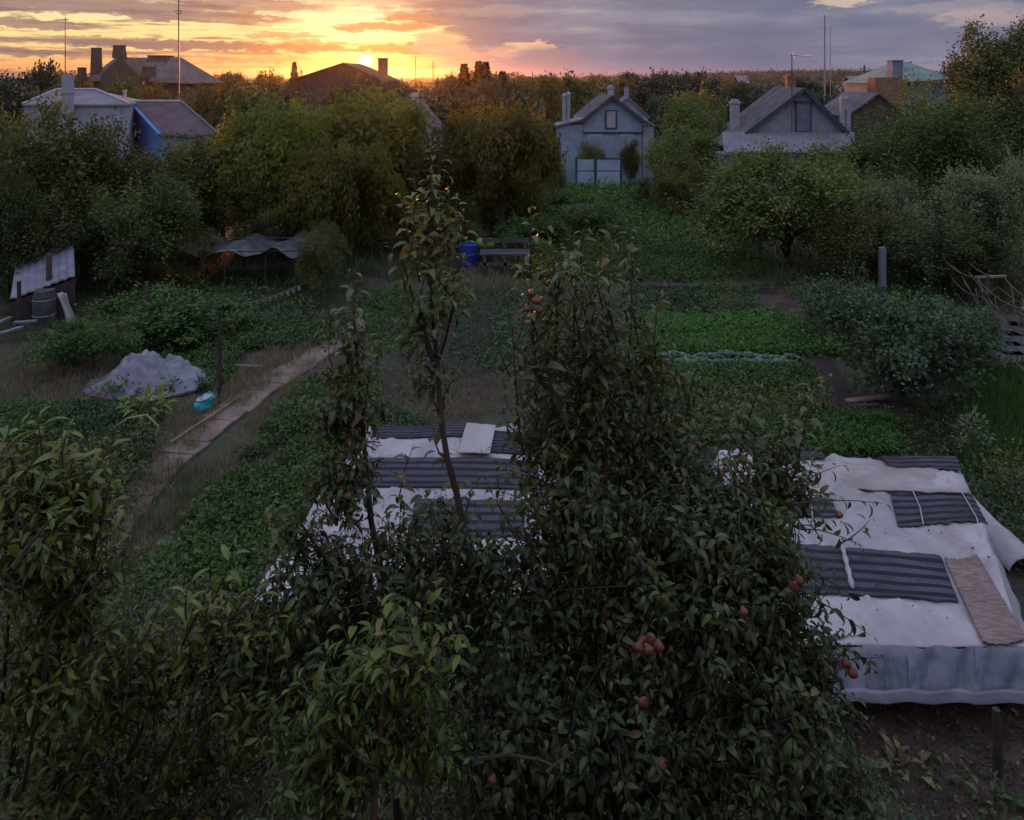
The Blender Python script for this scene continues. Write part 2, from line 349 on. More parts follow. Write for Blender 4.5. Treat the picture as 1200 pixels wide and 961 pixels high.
def stripe(name, period, dark=(.012, .012, .03), light=(.17, .16, .22), axis=1, frac=.38):
    m, B, bs, out = base_mat(name); at = B.node('ShaderNodeAttribute', attribute_name='uvw'); sp = B.node('ShaderNodeSeparateXYZ'); B.put(sp.inputs[0], at.outputs['Vector'])
    tc = B.node('ShaderNodeTexCoord'); n = B.noise(tc.outputs['Object'], 30, 4, .7); nb = B.noise(tc.outputs['Object'], 1.5, 4, .7)
    fr = B.m('PINGPONG', B.m('ADD', B.m('DIVIDE', sp.outputs[axis], period), B.m('MULTIPLY', B.m('SUBTRACT', n, .5), .06)), .5)
    k = B.smooth(fr, .5 * frac - .05, .5 * frac + .05)
    lightv = B.mix(B.smooth(nb, .3, .7), light, tuple(q * .45 for q in light)); nd_ = B.noise(tc.outputs['Object'], 7, 6, .75); lightv = B.mix(B.smooth(nd_, .55, .72, 0, .7), lightv, (.05, .045, .05))
    B.put(bs.inputs['Base Color'], B.mix(k, lightv, dark)); bs.inputs['Roughness'].default_value = .9
    bn = B.node('ShaderNodeBump'); bn.inputs['Strength'].default_value = .5; bn.inputs['Distance'].default_value = .01
    B.put(bn.inputs['Height'], B.m('ADD', n, fr)); B.l.new(bn.outputs[0], bs.inputs['Normal']); return m
M['mat_stripe'] = stripe('mat_stripe', .20, light=(.10, .092, .125), frac=.56)
M['mat_fine'] = stripe('mat_fine', .11, light=(.09, .083, .115), frac=.56)
M['rug_pink'] = surf('rug_pink', (.20, .13, .125), (.36, .265, .255), 3, .9, .6, stretch=(2.5, 9, 2), bscale=10)

def ground_material():
    m, B, bs, out = base_mat('ground'); tc = B.node('ShaderNodeTexCoord'); v = tc.outputs['Object']
    n1 = B.noise(v, .5, 5, .6); n2 = B.noise(v, 5, 6, .7); n3 = B.noise(v, .012, 6, .6)
    col = B.mix(B.smooth(n1, .4, .62), (.045, .036, .03), (.05, .062, .03)); col = B.mix(B.smooth(n2, .45, .75, 0, .6), col, (.13, .10, .07))
    ln = B.node('ShaderNodeVectorMath', operation='LENGTH'); B.put(ln.inputs[0], v)
    far = B.smooth(ln.outputs['Value'], 70, 300)
    fc = B.mix(B.smooth(n3, .42, .6), (.038, .045, .024), (.085, .08, .05)); col = B.mix(far, col, fc)
    B.put(bs.inputs['Base Color'], col); bs.inputs['Roughness'].default_value = .95
    bn = B.node('ShaderNodeBump'); bn.inputs['Strength'].default_value = .8; bn.inputs['Distance'].default_value = .05
    B.put(bn.inputs['Height'], B.noise(v, 9, 7, .7)); B.l.new(bn.outputs[0], bs.inputs['Normal']); return m
M['ground'] = ground_material()

# ------------------------------------------------------------------ vectorised foliage
def nrm(a): return a / np.maximum(np.linalg.norm(a, axis=1, keepdims=True), 1e-9)
def template(nl=5, width=.42, bend=1.3, fold=.18, flat=False):
    """leaf of length 1: x across, y along, z up; curls down along its length"""
    ys = np.linspace(0, 1, nl + 1); v = []; 
    ang = 0; py = pz = 0; pts = [(0, 0)]
    for i in range(nl):
        ang = bend * ((i + .5) / nl) ; py += math.cos(ang) / nl; pz -= math.sin(ang) / nl; pts.append((py, pz))
    for i, s in enumerate(ys):
        w = width * .5 * (math.sin(PI * min(1, s ** .8 * 1.0)) ** .75 if 0 < s < 1 else .02)
        y, z = pts[i]
        v += [(-w, y, z + w * fold * 2), (0, y, z), (w, y, z + w * fold * 2)]
    f = []
    for i in range(nl):
        k = 3 * i; f += [(k, k + 1, k + 4, k + 3), (k + 1, k + 2, k + 5, k + 4)]
    return np.array(v), np.array(f)
T_FINE = template(4, .36, 1.5, .24)
T_LONG = template(4, .30, 1.1, .2)
T_MID = template(2, .5, .9, .25)
T_DIAMOND = (np.array([(0, 0, 0), (.3, .45, .06), (0, 1, -.12), (-.3, .45, .06)]), np.array([(0, 1, 2, 3)]))
T_BLADE = (np.array([(-.5, 0, 0), (.5, 0, 0), (.35, .55, .0), (-.35, .55, .0), (0, 1, -.15)]), None)

def leaves_mesh(name, pos, dirn, up, size, tint, tmpl, mat, wscale=None):
    """one mesh of many leaves. dirn = along the leaf, up = leaf normal hint"""
    T, Fc = tmpl; n = len(pos); k = len(T)
    d = nrm(dirn); u = up - d * (up * d).sum(1, keepdims=True); u = nrm(u); s = np.cross(d, u)
    if wscale is None: wscale = np.ones(n)
    size = np.asarray(size).reshape(-1, 1, 1)
    V = pos[:, None, :] + size * (T[None, :, 0:1] * s[:, None, :] * wscale[:, None, None] + T[None, :, 1:2] * d[:, None, :] + T[None, :, 2:3] * u[:, None, :])
    V = V.reshape(-1, 3)
    FF = (Fc[None] + (np.arange(n) * k)[:, None, None]).reshape(-1, Fc.shape[1])
    me = bpy.data.meshes.new(name); me.vertices.add(len(V)); me.vertices.foreach_set('co', V.astype(np.float32).ravel())
    q = FF.shape[1]; me.loops.add(FF.size); me.loops.foreach_set('vertex_index', FF.astype(np.int32).ravel())
    me.polygons.add(len(FF)); me.polygons.foreach_set('loop_start', (np.arange(len(FF)) * q).astype(np.int32))
    me.update(calc_edges=True)
    at = me.attributes.new('tint', 'FLOAT', 'POINT'); at.data.foreach_set('value', np.repeat(np.asarray(tint, dtype=np.float32), k))
    me.materials.append(mat)
    if k > 4: me.shade_smooth()
    return me
def rand_dirs(n, zb=0.0):
    d = RNG.normal(size=(n, 3)); d[:, 2] += zb; return nrm(d)

def sheet_attr(me, uv):
    at = me.attributes.new('uvw', 'FLOAT_VECTOR', 'POINT'); at.data.foreach_set('vector', np.array(uv, dtype=np.float32).ravel())

# ================================================================== THE GROUND
def hill_z(x, y):
    d = math.hypot(x, y); az = math.degrees(math.atan2(x, y))
    s = min(1, max(0, (d - 350) / 650)); s = s * s * (3 - 2 * s)
    g = math.exp(-((az - 22) / 13) ** 2)
    n = mnoise.noise(Vector((x * .0011, y * .0011, 3))) * 4 + mnoise.noise(Vector((x * .004, y * .004, 8))) * 1.5
    return s * (-1.5 + 10.0 * g + n * .3) if d > 350 else 0.0
def build_ground():
    g = MB(); rs = [0.0] + [4 * (1.155 ** i) for i in range(41)]; na = 160
    for r in rs[1:]:
        for k in range(na):
            a = 2 * PI * k / na; x, y = r * math.sin(a), r * math.cos(a); g.v.append((x, y, hill_z(x, y)))
    g.v.append((0, 0, 0)); c = len(g.v) - 1
    for k in range(na): g.f.append((c, (k + 1) % na, k))
    for i in range(len(rs) - 2):
        for k in range(na):
            g.f.append((i * na + k, i * na + (k + 1) % na, (i + 1) * na + (k + 1) % na, (i + 1) * na + k))
    tag(g.build('ground', M['ground'], smooth=True), kind='structure')
build_ground()

def plot(name, pts, mat, z=.004, nu=24, nv=24, amp=0.0, freq=1.0, kind='structure', edge=.12):
    """ground sheet through four corners (near left, near right, far right, far left) with ragged edges"""
    A, Bq, Cq, D = [Vector(p) for p in pts]; m = MB()
    def fn(u, v):
        p = (A * (1 - u) + Bq * u) * (1 - v) + (D * (1 - u) + Cq * u) * v
        e = mnoise.noise(Vector((p.x * 1.7, p.y * 1.7, 2))) * edge
        e2 = mnoise.noise(Vector((p.x * 1.7, p.y * 1.7, 7))) * edge
        q = Vector((p.x + (e if u in (0, 1) else 0), p.y + (e2 if v in (0, 1) else 0), z))
        if amp: q.z += (amp * (.5 + .5 * mnoise.noise(Vector((p.x * freq, p.y * freq, 4))))) * (0 if u in (0, 1) or v in (0, 1) else 1)
        return q
    m.grid(fn, nu, nv); return tag(m.build(name, mat, smooth=True), kind=kind)

# concrete garden path, cracked into slabs
path_pts = [G(70, 700), G(112, 650), G(160, 580), G(235, 510), G(300, 462), G(372, 416), G(410, 390), G(445, 368)]
def ribbon(pts, w, n=90, taper=None):
    pts = [Vector(p) for p in pts]; L = [0]
    for a_, b_ in zip(pts, pts[1:]): L.append(L[-1] + (b_ - a_).length)
    out = []
    for i in range(n + 1):
        s = L[-1] * i / n; k = max(j for j in range(len(L)) if L[j] <= s + 1e-9); k = min(k, len(pts) - 2)
        t = (s - L[k]) / (L[k + 1] - L[k]); 
        p0 = pts[max(k - 1, 0)]; p1 = pts[k]; p2 = pts[k + 1]; p3 = pts[min(k + 2, len(pts) - 1)]
        q = .5 * ((2 * p1) + (-p0 + p2) * t + (2 * p0 - 5 * p1 + 4 * p2 - p3) * t * t + (-p0 + 3 * p1 - 3 * p2 + p3) * t ** 3)
        out.append(q)
    return out, L[-1]
def build_path():
    c, L = ribbon(path_pts, .75, 26)
    root = None; m = MB()
    # the bed of the path, then each slab of it
    bed = MB()
    for i, p in enumerate(c):
        d = (c[min(i + 1, 26)] - c[max(i - 1, 0)]).normalized(); s = Vector((d.y, -d.x, 0)); w = .40
        bed.v += [tuple(p - s * w + Vector((0, 0, .006))), tuple(p + s * w + Vector((0, 0, .006)))]
    bed.f = [(2 * i, 2 * i + 1, 2 * i + 3, 2 * i + 2) for i in range(len(c) - 1)]
    root = tag(bed.build('path', M['soil']), kind='structure')
    for i in range(len(c) - 1):
        a_, b_ = c[i], c[i + 1]; d = (b_ - a_).normalized(); s = Vector((d.y, -d.x, 0)); w = .36 + .03 * math.sin(i * 1.7)
        g = .004; t = MB(); z = .045 + RNG.uniform(-.012, .012)
        d0 = (c[i + 1] - c[max(i - 1, 0)]).normalized(); d1 = (c[min(i + 2, 26)] - c[i]).normalized()
        s0 = Vector((d0.y, -d0.x, 0)); s1 = Vector((d1.y, -d1.x, 0))
        j = lambda: RNG.uniform(-.05, .03)
        b4 = [a_ + d * g - s0 * (w + j()), a_ + d * g + s0 * (w + j()), b_ - d * g + s1 * (w + j()), b_ - d * g - s1 * (w + j())]
        vs = []
        for zz, sh in ((.0, 1), (z - .012, 1), (z, .975)):
            cc = sum(b4, Vector()) / 4
            vs += [cc + (q - cc) * sh + Vector((0, 0, zz)) for q in b4]
        tl = RNG.uniform(-.018, .018, 4); vs = [q + Vector((0, 0, tl[i % 4] if i > 3 else 0)) for i, q in enumerate(vs)]; t.add(vs, [(0, 1, 5, 4), (1, 2, 6, 5), (2, 3, 7, 6), (3, 0, 4, 7), (4, 5, 9, 8), (5, 6, 10, 9), (6, 7, 11, 10), (7, 4, 8, 11), (8, 9, 10, 11)])
        o = t.build('slab', M['path'], root)
build_path()

# bare and planted plots
plot('soil_plot', [G(438, 470), G(592, 470), G(600, 330), G(520, 330)], M['soil'], .005, amp=.07, freq=3)
plot('soil_plot', [G(200, 372), G(372, 372), G(415, 298), G(230, 298)], M['soil'], .006, amp=.07, freq=3)
plot('soil_plot', [G(830, 380), G(985, 380), G(950, 330), G(860, 330)], M['soil_red'], .007, amp=.05, freq=2)
plot('soil_plot', [G(1000, 975), G(1290, 975), G(1240, 800), G(1000, 800)], M['soil_red'], .008, 60, 40, amp=.07, freq=5)
plot('soil_plot', [G(110, 720), G(330, 720), G(420, 450), G(375, 425)], M['soil_red'], .009, 30, 30, amp=.04, freq=3)
plot('soil_plot', [G(740, 535), G(1040, 535), G(930, 340), G(745, 340)], M['soil'], .010, 30, 30, amp=.04, freq=3)

# ================================================================== BACKGROUND TREES
def crown_cloud(seed, r, h, zb, n, ls, mat, tmpl=T_DIAMOND, blobs=16, droop=0.0, spiky=0.25, ragged=1.0, fill=.35, name='crown'):
    g = np.random.default_rng(seed); H = h - zb
    cs = []; rr = []
    for i in range(blobs):
        d = g.normal(size=3); d /= np.linalg.norm(d); d[2] = abs(d[2]) * 1.0 if g.random() < .72 else -abs(d[2]) * .8
        k = g.uniform(.4, .82)
        cs.append((d[0] * r * k, d[1] * r * k, zb + H * .46 + d[2] * H * .5 * k)); rr.append(g.uniform(.17, .40) * ragged)
    cs = np.array(cs); rr = np.array(rr)
    nc = max(30, n // 62); bi = g.integers(0, blobs, nc)
    d = g.normal(size=(nc, 3)); d[:, 2] += .45; d = nrm(d)
    rad = np.where(g.random(nc) < fill, g.uniform(.2, .9, nc), g.uniform(.9, 1.12, nc))
    spike = g.random(nc) < spiky * .15; rad[spike] *= g.uniform(1.1, 1.45, spike.sum())
    cc = cs[bi] + d * (rad * rr[bi])[:, None] * np.array([r, r, H * .55])
    cc[:, 2] = np.maximum(cc[:, 2], zb * .9)
    ct = g.random(nc)
    per = n // nc; idx = np.repeat(np.arange(nc), per); N = len(idx)
    sg = np.array([.07 * r, .07 * r, .05 * H]) * g.uniform(.6, 1.5, nc)[idx][:, None]
    pos = cc[idx] + g.normal(size=(N, 3)) * sg
    ns_ = int(34 * (1 + spiky)); mL = 16; sb = g.integers(0, nc, ns_); o_ = cc[sb]; od = nrm(cc[sb] - np.array([0, 0, zb + H * .3]) + g.normal(size=(ns_, 3)) * r * .15 + np.array([0, 0, .5 * r])); t_ = g.random((ns_, mL)); ln = g.uniform(.12, .42, ns_) * r
    sp_ = (o_[:, None, :] + od[:, None, :] * (t_ * ln[:, None])[:, :, None]).reshape(-1, 3) + g.normal(size=(ns_ * mL, 3)) * .02 * r
    pos = np.concatenate([pos, sp_]); idx = np.concatenate([idx, np.repeat(sb, mL)]); N = len(idx)
    ax = np.array([0, 0, zb + H * .4]); outw = nrm(pos - ax)
    dr = nrm(outw * .8 + g.normal(size=(N, 3)) * .7 + np.array([0, 0, -droop])); up = nrm(outw * .6 + g.normal(size=(N, 3)) * .6 + np.array([0, 0, .7]))
    tint = np.clip(.7 * ct[idx] ** 1.3 + .4 * g.random(N), 0, .999)
    me = leaves_mesh(name, pos, dr, up, ls * g.uniform(.6, 1.3, N), tint, tmpl, mat)
    return me, cs
def trunk_mesh(seed, cs, h, zb, r0, mat, lean=0.0):
    g = random.Random(seed); m = MB(); top = Vector((lean * .6, 0, zb + (h - zb) * .45))
    k = Vector((lean, 0, 0)); pts = [Vector((0, 0, -.05)), Vector((g.uniform(-.1, .1) + lean * .3, g.uniform(-.1, .1), zb * .5)), Vector((lean * .6, 0, zb)), top, top + Vector((g.uniform(-.3, .3), g.uniform(-.3, .3), (h - zb) * .35))]
    m.tube(pts, [r0 * 1.25, r0, r0 * .85, r0 * .5, r0 * .12], 8)
    for c in cs[:10]:
        c = Vector(c); b = pts[2].lerp(pts[3], g.uniform(0, 1)); mid = b.lerp(c, .5) + Vector((g.uniform(-.2, .2), g.uniform(-.2, .2), g.uniform(0, .3)))
        m.tube([b, mid, c, c + (c - b) * .25], [r0 * .42, r0 * .3, r0 * .15, r0 * .05], 6)
    return m.mesh('trunk', mat, True)
PROTO = {}
def proto(key, seed, r, h, zb, n, ls, mat, r0=.14, bark='bark', lean=0.0, **kw):
    cm, cs = crown_cloud(seed, r, h, zb, n, ls, M[mat], **kw); PROTO[key] = (cm, trunk_mesh(seed, cs, h, zb, r0, M[bark], lean), r, h)
proto('walnut_a', 1, 3.8, 6.6, .3, 22000, .25, 'walnut', .22, tmpl=T_MID, droop=.9, blobs=22)
proto('walnut_b', 2, 3.2, 6.2, .3, 18000, .25, 'walnut', .2, tmpl=T_MID, droop=.9, blobs=20)
proto('orchard_a', 3, 2.8, 5.4, .3, 22000, .14, 'tree_green', .15, blobs=18)
proto('orchard_b', 4, 2.8, 5.4, .25, 22000, .14, 'tree_olive', .15, blobs=20)
proto('orchard_c', 5, 2.8, 5.4, .2, 22000, .14, 'tree_dark', .15, blobs=20)
proto('round_a', 6, 3.2, 6.0, .25, 26000, .13, 'tree_green', .16, blobs=26, ragged=1.1, spiky=.6)
proto('silver_a', 7, 2.6, 4.2, .2, 22000, .12, 'tree_silver', .12, blobs=18, spiky=1)
proto('tall_a', 8, 3.4, 10.0, 1.5, 24000, .19, 'tree_dark', .24, blobs=26, spiky=1.5, ragged=.85)
proto('apple_a', 9, 2.6, 4.6, .2, 24000, .12, 'tree_green', .13, blobs=20, lean=.5)
proto('bush_a', 10, 1.5, 1.9, .1, 15000, .075, 'blue_green', .05, blobs=16, spiky=1.2)
proto('bush_b', 11, 1.6, 1.6, .1, 12000, .09, 'crop', .04, blobs=14, spiky=1)
proto('far_a', 12, 3.5, 6.5, .5, 5000, .32, 'far_green', .2, blobs=14)
proto('far_b', 13, 3.5, 6.5, .5, 5000, .32, 'far_green', .2, blobs=18, ragged=.85)
proto('far_c', 14, 3.5, 6.5, .5, 5000, .30, 'tree_olive', .2, blobs=14)
proto('far_d', 15, 2.2, 8.0, .5, 4500, .30, 'far_green', .2, blobs=16, ragged=.9, spiky=2)
def conifer_proto(key, seed, h):
    g = np.random.default_rng(seed); n = 5200; t = g.random(n) ** .8; z = .3 + t * (h - .3); tier = (.75 + .25 * np.sin(z * 7)); rad = (1 - t) * h * .22 * tier + .08; a_ = g.uniform(0, 2 * PI, n)
    q = g.uniform(.35, 1.05, n); pos = np.stack([np.cos(a_) * rad * q, np.sin(a_) * rad * q, z], 1)
    dr = np.stack([np.cos(a_), np.sin(a_), g.uniform(-.5, .4, n)], 1)
    me = leaves_mesh('crown', pos, dr, rand_dirs(n, .6), g.uniform(.18, .4, n), g.random(n), T_DIAMOND, M['conifer'])
    m = MB(); m.tube([(0, 0, 0), (0, 0, h * .5), (0, 0, h)], [.16, .09, .015], 7); PROTO[key] = (me, m.mesh('trunk', M['bark'], True), h * .22, h)
conifer_proto('conifer_a', 21, 9); 
def tree(kind, x, ytop, d, wpx, label, cat='tree', group=None, name=None, rz=None, base=0.0):
    cm, tm, r, h = PROTO[kind]; X = (x - CX) * d / F; top = HC - (ytop - HOR) * d / F; top = max(top, .6)
    w = wpx * d / F / 2 / r * 1.16; s = (w, w, (top - base) / h * 1.0)
    z = hill_z(X, d) + base
    nm = name or {'walnut': 'walnut_tree', 'orchard': 'orchard_tree', 'round': 'round_tree', 'silver': 'silver_leaved_tree', 'tall': 'tall_tree', 'apple': 'apple_tree', 'bush': 'garden_bush', 'far': 'background_tree', 'conifer': 'conifer'}[kind.split('_')[0]]
    o = empty(nm, (X, d, z), rz if rz is not None else random.uniform(0, 6.28), s)
    link('trunk', tm, o); link('crown', cm, o); tag(o, label, cat, group); return o

# the belt of trees right behind the gardens
tree('orchard_c', 28, 118, 27, 190, 'dark tree at the left edge in front of the pale hip roof')
tree('orchard_b', 120, 158, 27.5, 130, 'brownish green orchard tree in front of the white walled house')
tree('orchard_b', 215, 172, 30, 150, 'low orchard tree in front of the blue painted gable')
tree('orchard_c', 60, 215, 25.0, 130, 'dark low tree standing over the small lean-to shed')
tree('orchard_c', 160, 205, 25.5, 140, 'dark bushy tree behind the green bush and the grey sheet roof')
tree('orchard_b', 262, 172, 31, 80, 'orchard tree between the violet roof and the walnut trees')
tree('walnut_a', 350, 108, 31, 165, 'large orange tinted walnut tree below the setting sun, left one')
tree('walnut_b', 425, 100, 32.5, 170, 'large walnut tree straight below the setting sun, in the orange glare')
tree('walnut_a', 405, 155, 28.5, 120, 'walnut tree in front of the two larger ones, drooping over the grey film')
tree('orchard_c', 500, 150, 32, 110, 'dark tree between the walnut trees behind the spindly pear shoots')
tree('walnut_b', 588, 115, 32, 130, 'bright green walnut tree left of the blue gabled house')
tree('orchard_c', 632, 140, 38, 50, 'dark tree close left of the two white chimney pipes')
tree('orchard_a', 797, 136, 40, 98, 'green tree half hiding the right side of the blue gabled house')
tree('orchard_a', 815, 94, 50, 88, 'tall fresh green tree between the two gabled houses')
tree('orchard_c', 842, 140, 46, 46, 'dark tree at the left corner of the grey gabled house')
tree('apple_a', 925, 168, 28.5, 175, 'round leaning apple tree in front of the grey gabled house')
tree('round_a', 1085, 103, 36, 180, 'wide round clipped looking tree right of the grey gabled house')
tree('tall_a', 1168, 22, 44, 130, 'tallest dark tree in the upper right corner')
tree('orchard_c', 1215, 70, 38, 110, 'dark tree cut by the right picture edge beside the tallest tree')
tree('silver_a', 1152, 186, 27, 130, 'silvery green tree near the right edge behind the wire trellis')
tree('silver_a', 1052, 205, 28, 100, 'silvery green tree above the grey post')
tree('silver_a', 1225, 170, 24, 90, 'silvery tree cut off by the right edge')
tree('orchard_c', 1010, 235, 25.5, 110, 'dark shrubby tree behind the grey post')
tree('orchard_c', 1100, 250, 24.5, 130, 'dark shrubby tree right of the grey post behind the trellis')
tree('bush_a', 1058, 335, 16.4, 185, 'large blue green bush beside the vegetable beds', 'bush', rz=.3)
tree('bush_a', 985, 322, 20.2, 90, 'pale blue green bush beside the brown mulch strip', 'bush')
tree('bush_a', 1115, 345, 18.0, 100, 'green bush at the foot of the wire trellis', 'bush')
tree('orchard_c', 575, 235, 33, 60, 'small dark tree behind the blue barrel', rz=2)
tree('bush_b', 640, 222, 38, 120, 'green bush row end left of the far potato bed', 'bush', name='garden_bush')
tree('bush_b', 690, 240, 33, 80, 'green bush in front of the pale blue fence', 'bush')
tree('bush_b', 630, 255, 30, 90, 'dark bush right of the blue barrel', 'bush')
tree('orchard_a', 692, 160, 48.6, 34, 'small fruit tree behind the pale blue fence', rz=1)
tree('orchard_a', 739, 157, 48.4, 24, 'small dark fruit tree at the right end of the pale blue fence', rz=4)
tree('orchard_c', 372, 262, 24.3, 60, 'dark low shrub growing over the right end of the grey film', 'bush', name='garden_bush')
tree('orchard_c', 222, 268, 25.6, 70, 'dark low shrub crowding the left end of the grey film', 'bush', name='garden_bush')
tree('bush_b', 175, 347, 20.0, 170, 'lush green bush behind the white covered mound', 'bush', rz=0)
tree('bush_b', 255, 352, 21.5, 110, 'green bush beside the dark post', 'bush')
tree('bush_b', 110, 372, 18.3, 100, 'twiggy low bush left of the covered mound', 'bush')
tree('silver_a', 545, 245, 31, 50, 'small pale shrub behind the blue barrel', 'bush', name='garden_bush')

# trees further off
g_far = 'trees in the belt of gardens and houses beyond'
FAR = [('far_b', 20, 74, 85, 90), ('far_a', 50, 72, 70, 60), ('far_a', 5, 88, 60, 80), ('far_c', 75, 92, 62, 60), ('far_b', 120, 90, 58, 70), ('far_c', 150, 92, 56, 70), ('far_c', 185, 98, 54, 60),
       ('far_b', 228, 80, 95, 26), ('far_c', 262, 92, 55, 80), ('far_c', 240, 104, 50, 60), ('far_b', 300, 96, 60, 60), ('far_a', 275, 88, 120, 50), ('far_d', 345, 76, 95, 22), ('far_b', 322, 92, 70, 60),
       ('far_a', 460, 90, 80, 60), ('far_b', 500, 92, 60, 70), ('far_b', 480, 98, 55, 60), ('far_a', 525, 92, 75, 50), ('far_c', 640, 90, 62, 60), ('far_c', 672, 87, 66, 80), ('far_a', 608, 96, 58, 60),
       ('far_b', 700, 95, 70, 60), ('far_b', 795, 73, 95, 70), ('far_a', 765, 88, 80, 60), ('far_c', 735, 92, 90, 60), ('far_a', 830, 90, 70, 60), ('far_b', 780, 100, 62, 50), ('far_a', 865, 98, 66, 50),
       ('far_b', 890, 96, 80, 60), ('far_c', 1005, 96, 75, 40), ('far_b', 965, 98, 72, 50), ('far_a', 940, 90, 110, 50), ('far_b', 1020, 108, 55, 40), ('far_a', 1070, 90, 70, 60), ('far_a', 1120, 80, 66, 60),
       ('far_d', 1190, 60, 60, 50), ('far_a', 570, 94, 95, 60), ('far_b', 545, 100, 62, 60), ('far_a', 445, 100, 52, 60), ('far_a', 380, 94, 80, 60), ('far_c', 405, 98, 50, 60)]
for k in range(60):
    xx = random.uniform(-20, 1220); FAR.append((random.choice(['far_a', 'far_b', 'far_c']), xx, random.uniform(82, 94) if xx < 830 else random.uniform(92, 99), random.uniform(90, 220), random.uniform(22, 60)))
MARKS = [(0, 'the left picture edge'), (76, 'the thin left mast'), (140, 'the big dark house'), (209, 'the tallest mast'), (300, 'the violet roof'), (345, 'the pointed conifer'), (400, 'the roof hiding the sun'), (441, 'the sunlit chimney'), (487, 'the lamp post'), (565, 'the skyline conifers'),
         (624, 'the small skyline pole'), (665, 'the two flue pipes'), (718, 'the blue gable'), (770, 'the end of the blue house'), (861, 'the stout double chimney'), (928, 'the television antenna'), (966, 'the pale mast'), (1013, 'the dark utility pole'), (1043, 'the tall square chimney'), (1110, 'the green grey hip roof'), (1200, 'the right picture edge')]
LOOK = {'far_a': 'dark green', 'far_b': 'bushy dark', 'far_c': 'olive', 'far_d': 'slender tall'}
seen_labels = {}
def placed(look, noun, x, d, tail=''):
    mx, mt = min(MARKS, key=lambda q: abs(q[0] - x)); rel = 'in line with' if abs(mx - x) < 7 else ('just ' if abs(mx - x) < 20 else '') + ('left of ' if x < mx else 'right of '); lb = look + ' ' + noun + ' ' + rel.strip() + ' ' + mt
    if mt.endswith('edge'): lb = look + ' ' + noun + ' near ' + mt
    lb += tail; n = seen_labels.get(lb, 0); seen_labels[lb] = n + 1
    return lb if n == 0 else lb + [', farther', ', third back', ', farthest'][min(n - 1, 2)]
for i, (kd, x, yt, d, w) in enumerate(sorted(FAR, key=lambda q: q[3])):
    tree(kd, x, yt, d, w, placed(LOOK[kd], 'tree', x, d, ', far off' if d >= 100 else ''), group=g_far)
for x, yt, w in ((544, 75, 14), (561, 72, 13), (569, 73, 14), (589, 84, 14)):
    tree('conifer_a', x, yt, 105, w * 2.6, {544: 'leftmost', 561: 'second', 569: 'tallest third', 589: 'rightmost low'}[x] + ' of the four dark conifers on the skyline', group='conifers on the skyline right of the sun')
tree('conifer_a', 345, 73, 100, 22, 'dark pointed conifer just left of the roof hiding the sun')

# the wooded land up to the hills
def far_wood():
    n = 5200; g = np.random.default_rng(77); ang = np.radians(g.uniform(-40, 40, n)); d = 200 * (1150 / 200) ** g.random(n)
    pos = []; dr = []; up = []; sz = []; tn = []
    X = np.sin(ang) * d; Y = np.cos(ang) * d; Z = np.array([hill_z(a_, b_) for a_, b_ in zip(X, Y)])
    L = 34; idx = np.repeat(np.arange(n), L); N = len(idx); s = (1 + d / 900)
    off = g.normal(size=(N, 3)) * np.array([1.6, 1.6, .8]) * s[idx][:, None] * .9
    p = np.stack([X[idx], Y[idx], Z[idx] + 1.7], 1) + off
    p[:, 2] = np.maximum(p[:, 2], Z[idx] + .3)
    me = leaves_mesh('far_woodland', p, rand_dirs(N), rand_dirs(N, .8), g.uniform(.5, 1.2, N) * (.8 + d[idx] / 700), np.clip(g.random(n)[idx] * .6 + g.random(N) * .4, 0, 1), T_DIAMOND, M['far_green'])
    tag(link('far_woodland', me), 'wooded country reaching to the low hills on the horizon', 'woodland', kind='stuff')
far_wood()

# ================================================================== HOUSES
def slab_roof(m, a_, b_, c_, d_, t=.10, ribs=0, rib_h=.03):
    """roof plane a-b (eave) c-d (ridge, c above b); ribs run from eave to ridge"""
    a_, b_, c_, d_ = map(Vector, (a_, b_, c_, d_)); n = (b_ - a_).cross(d_ - a_).normalized()
    if n.z < 0: n = -n
    if not ribs:
        vs = [a_, b_, c_, d_]; m.add([v for v in vs] + [v - n * t for v in vs], [(0, 1, 2, 3), (7, 6, 5, 4), (0, 4, 5, 1), (1, 5, 6, 2), (2, 6, 7, 3), (3, 7, 4, 0)]); return
    k = ribs * 4
    def fn(u, v): return (a_.lerp(b_, u)).lerp(d_.lerp(c_, u), v) + n * (rib_h * math.sin(u * ribs * 2 * PI))
    m.grid(fn, k, 4, t)
def wall_prism(m, pts, z0=0.0, t=None):
    pass
def chimney(parent, x, y, z0, z1, w, mat, cap=True, d=None):
    m = MB(); m.box((x, y, (z0 + z1) / 2), (w, d or w, z1 - z0))
    if cap: m.box((x, y, z1 + .05), (w * 1.28, (d or w) * 1.28, .12)); m.box((x, y, z1 + .17), (w * .8, (d or w) * .8, .13))
    return m.build('chimney', mat, parent)
def local(o, p): return Vector(p) - o.location

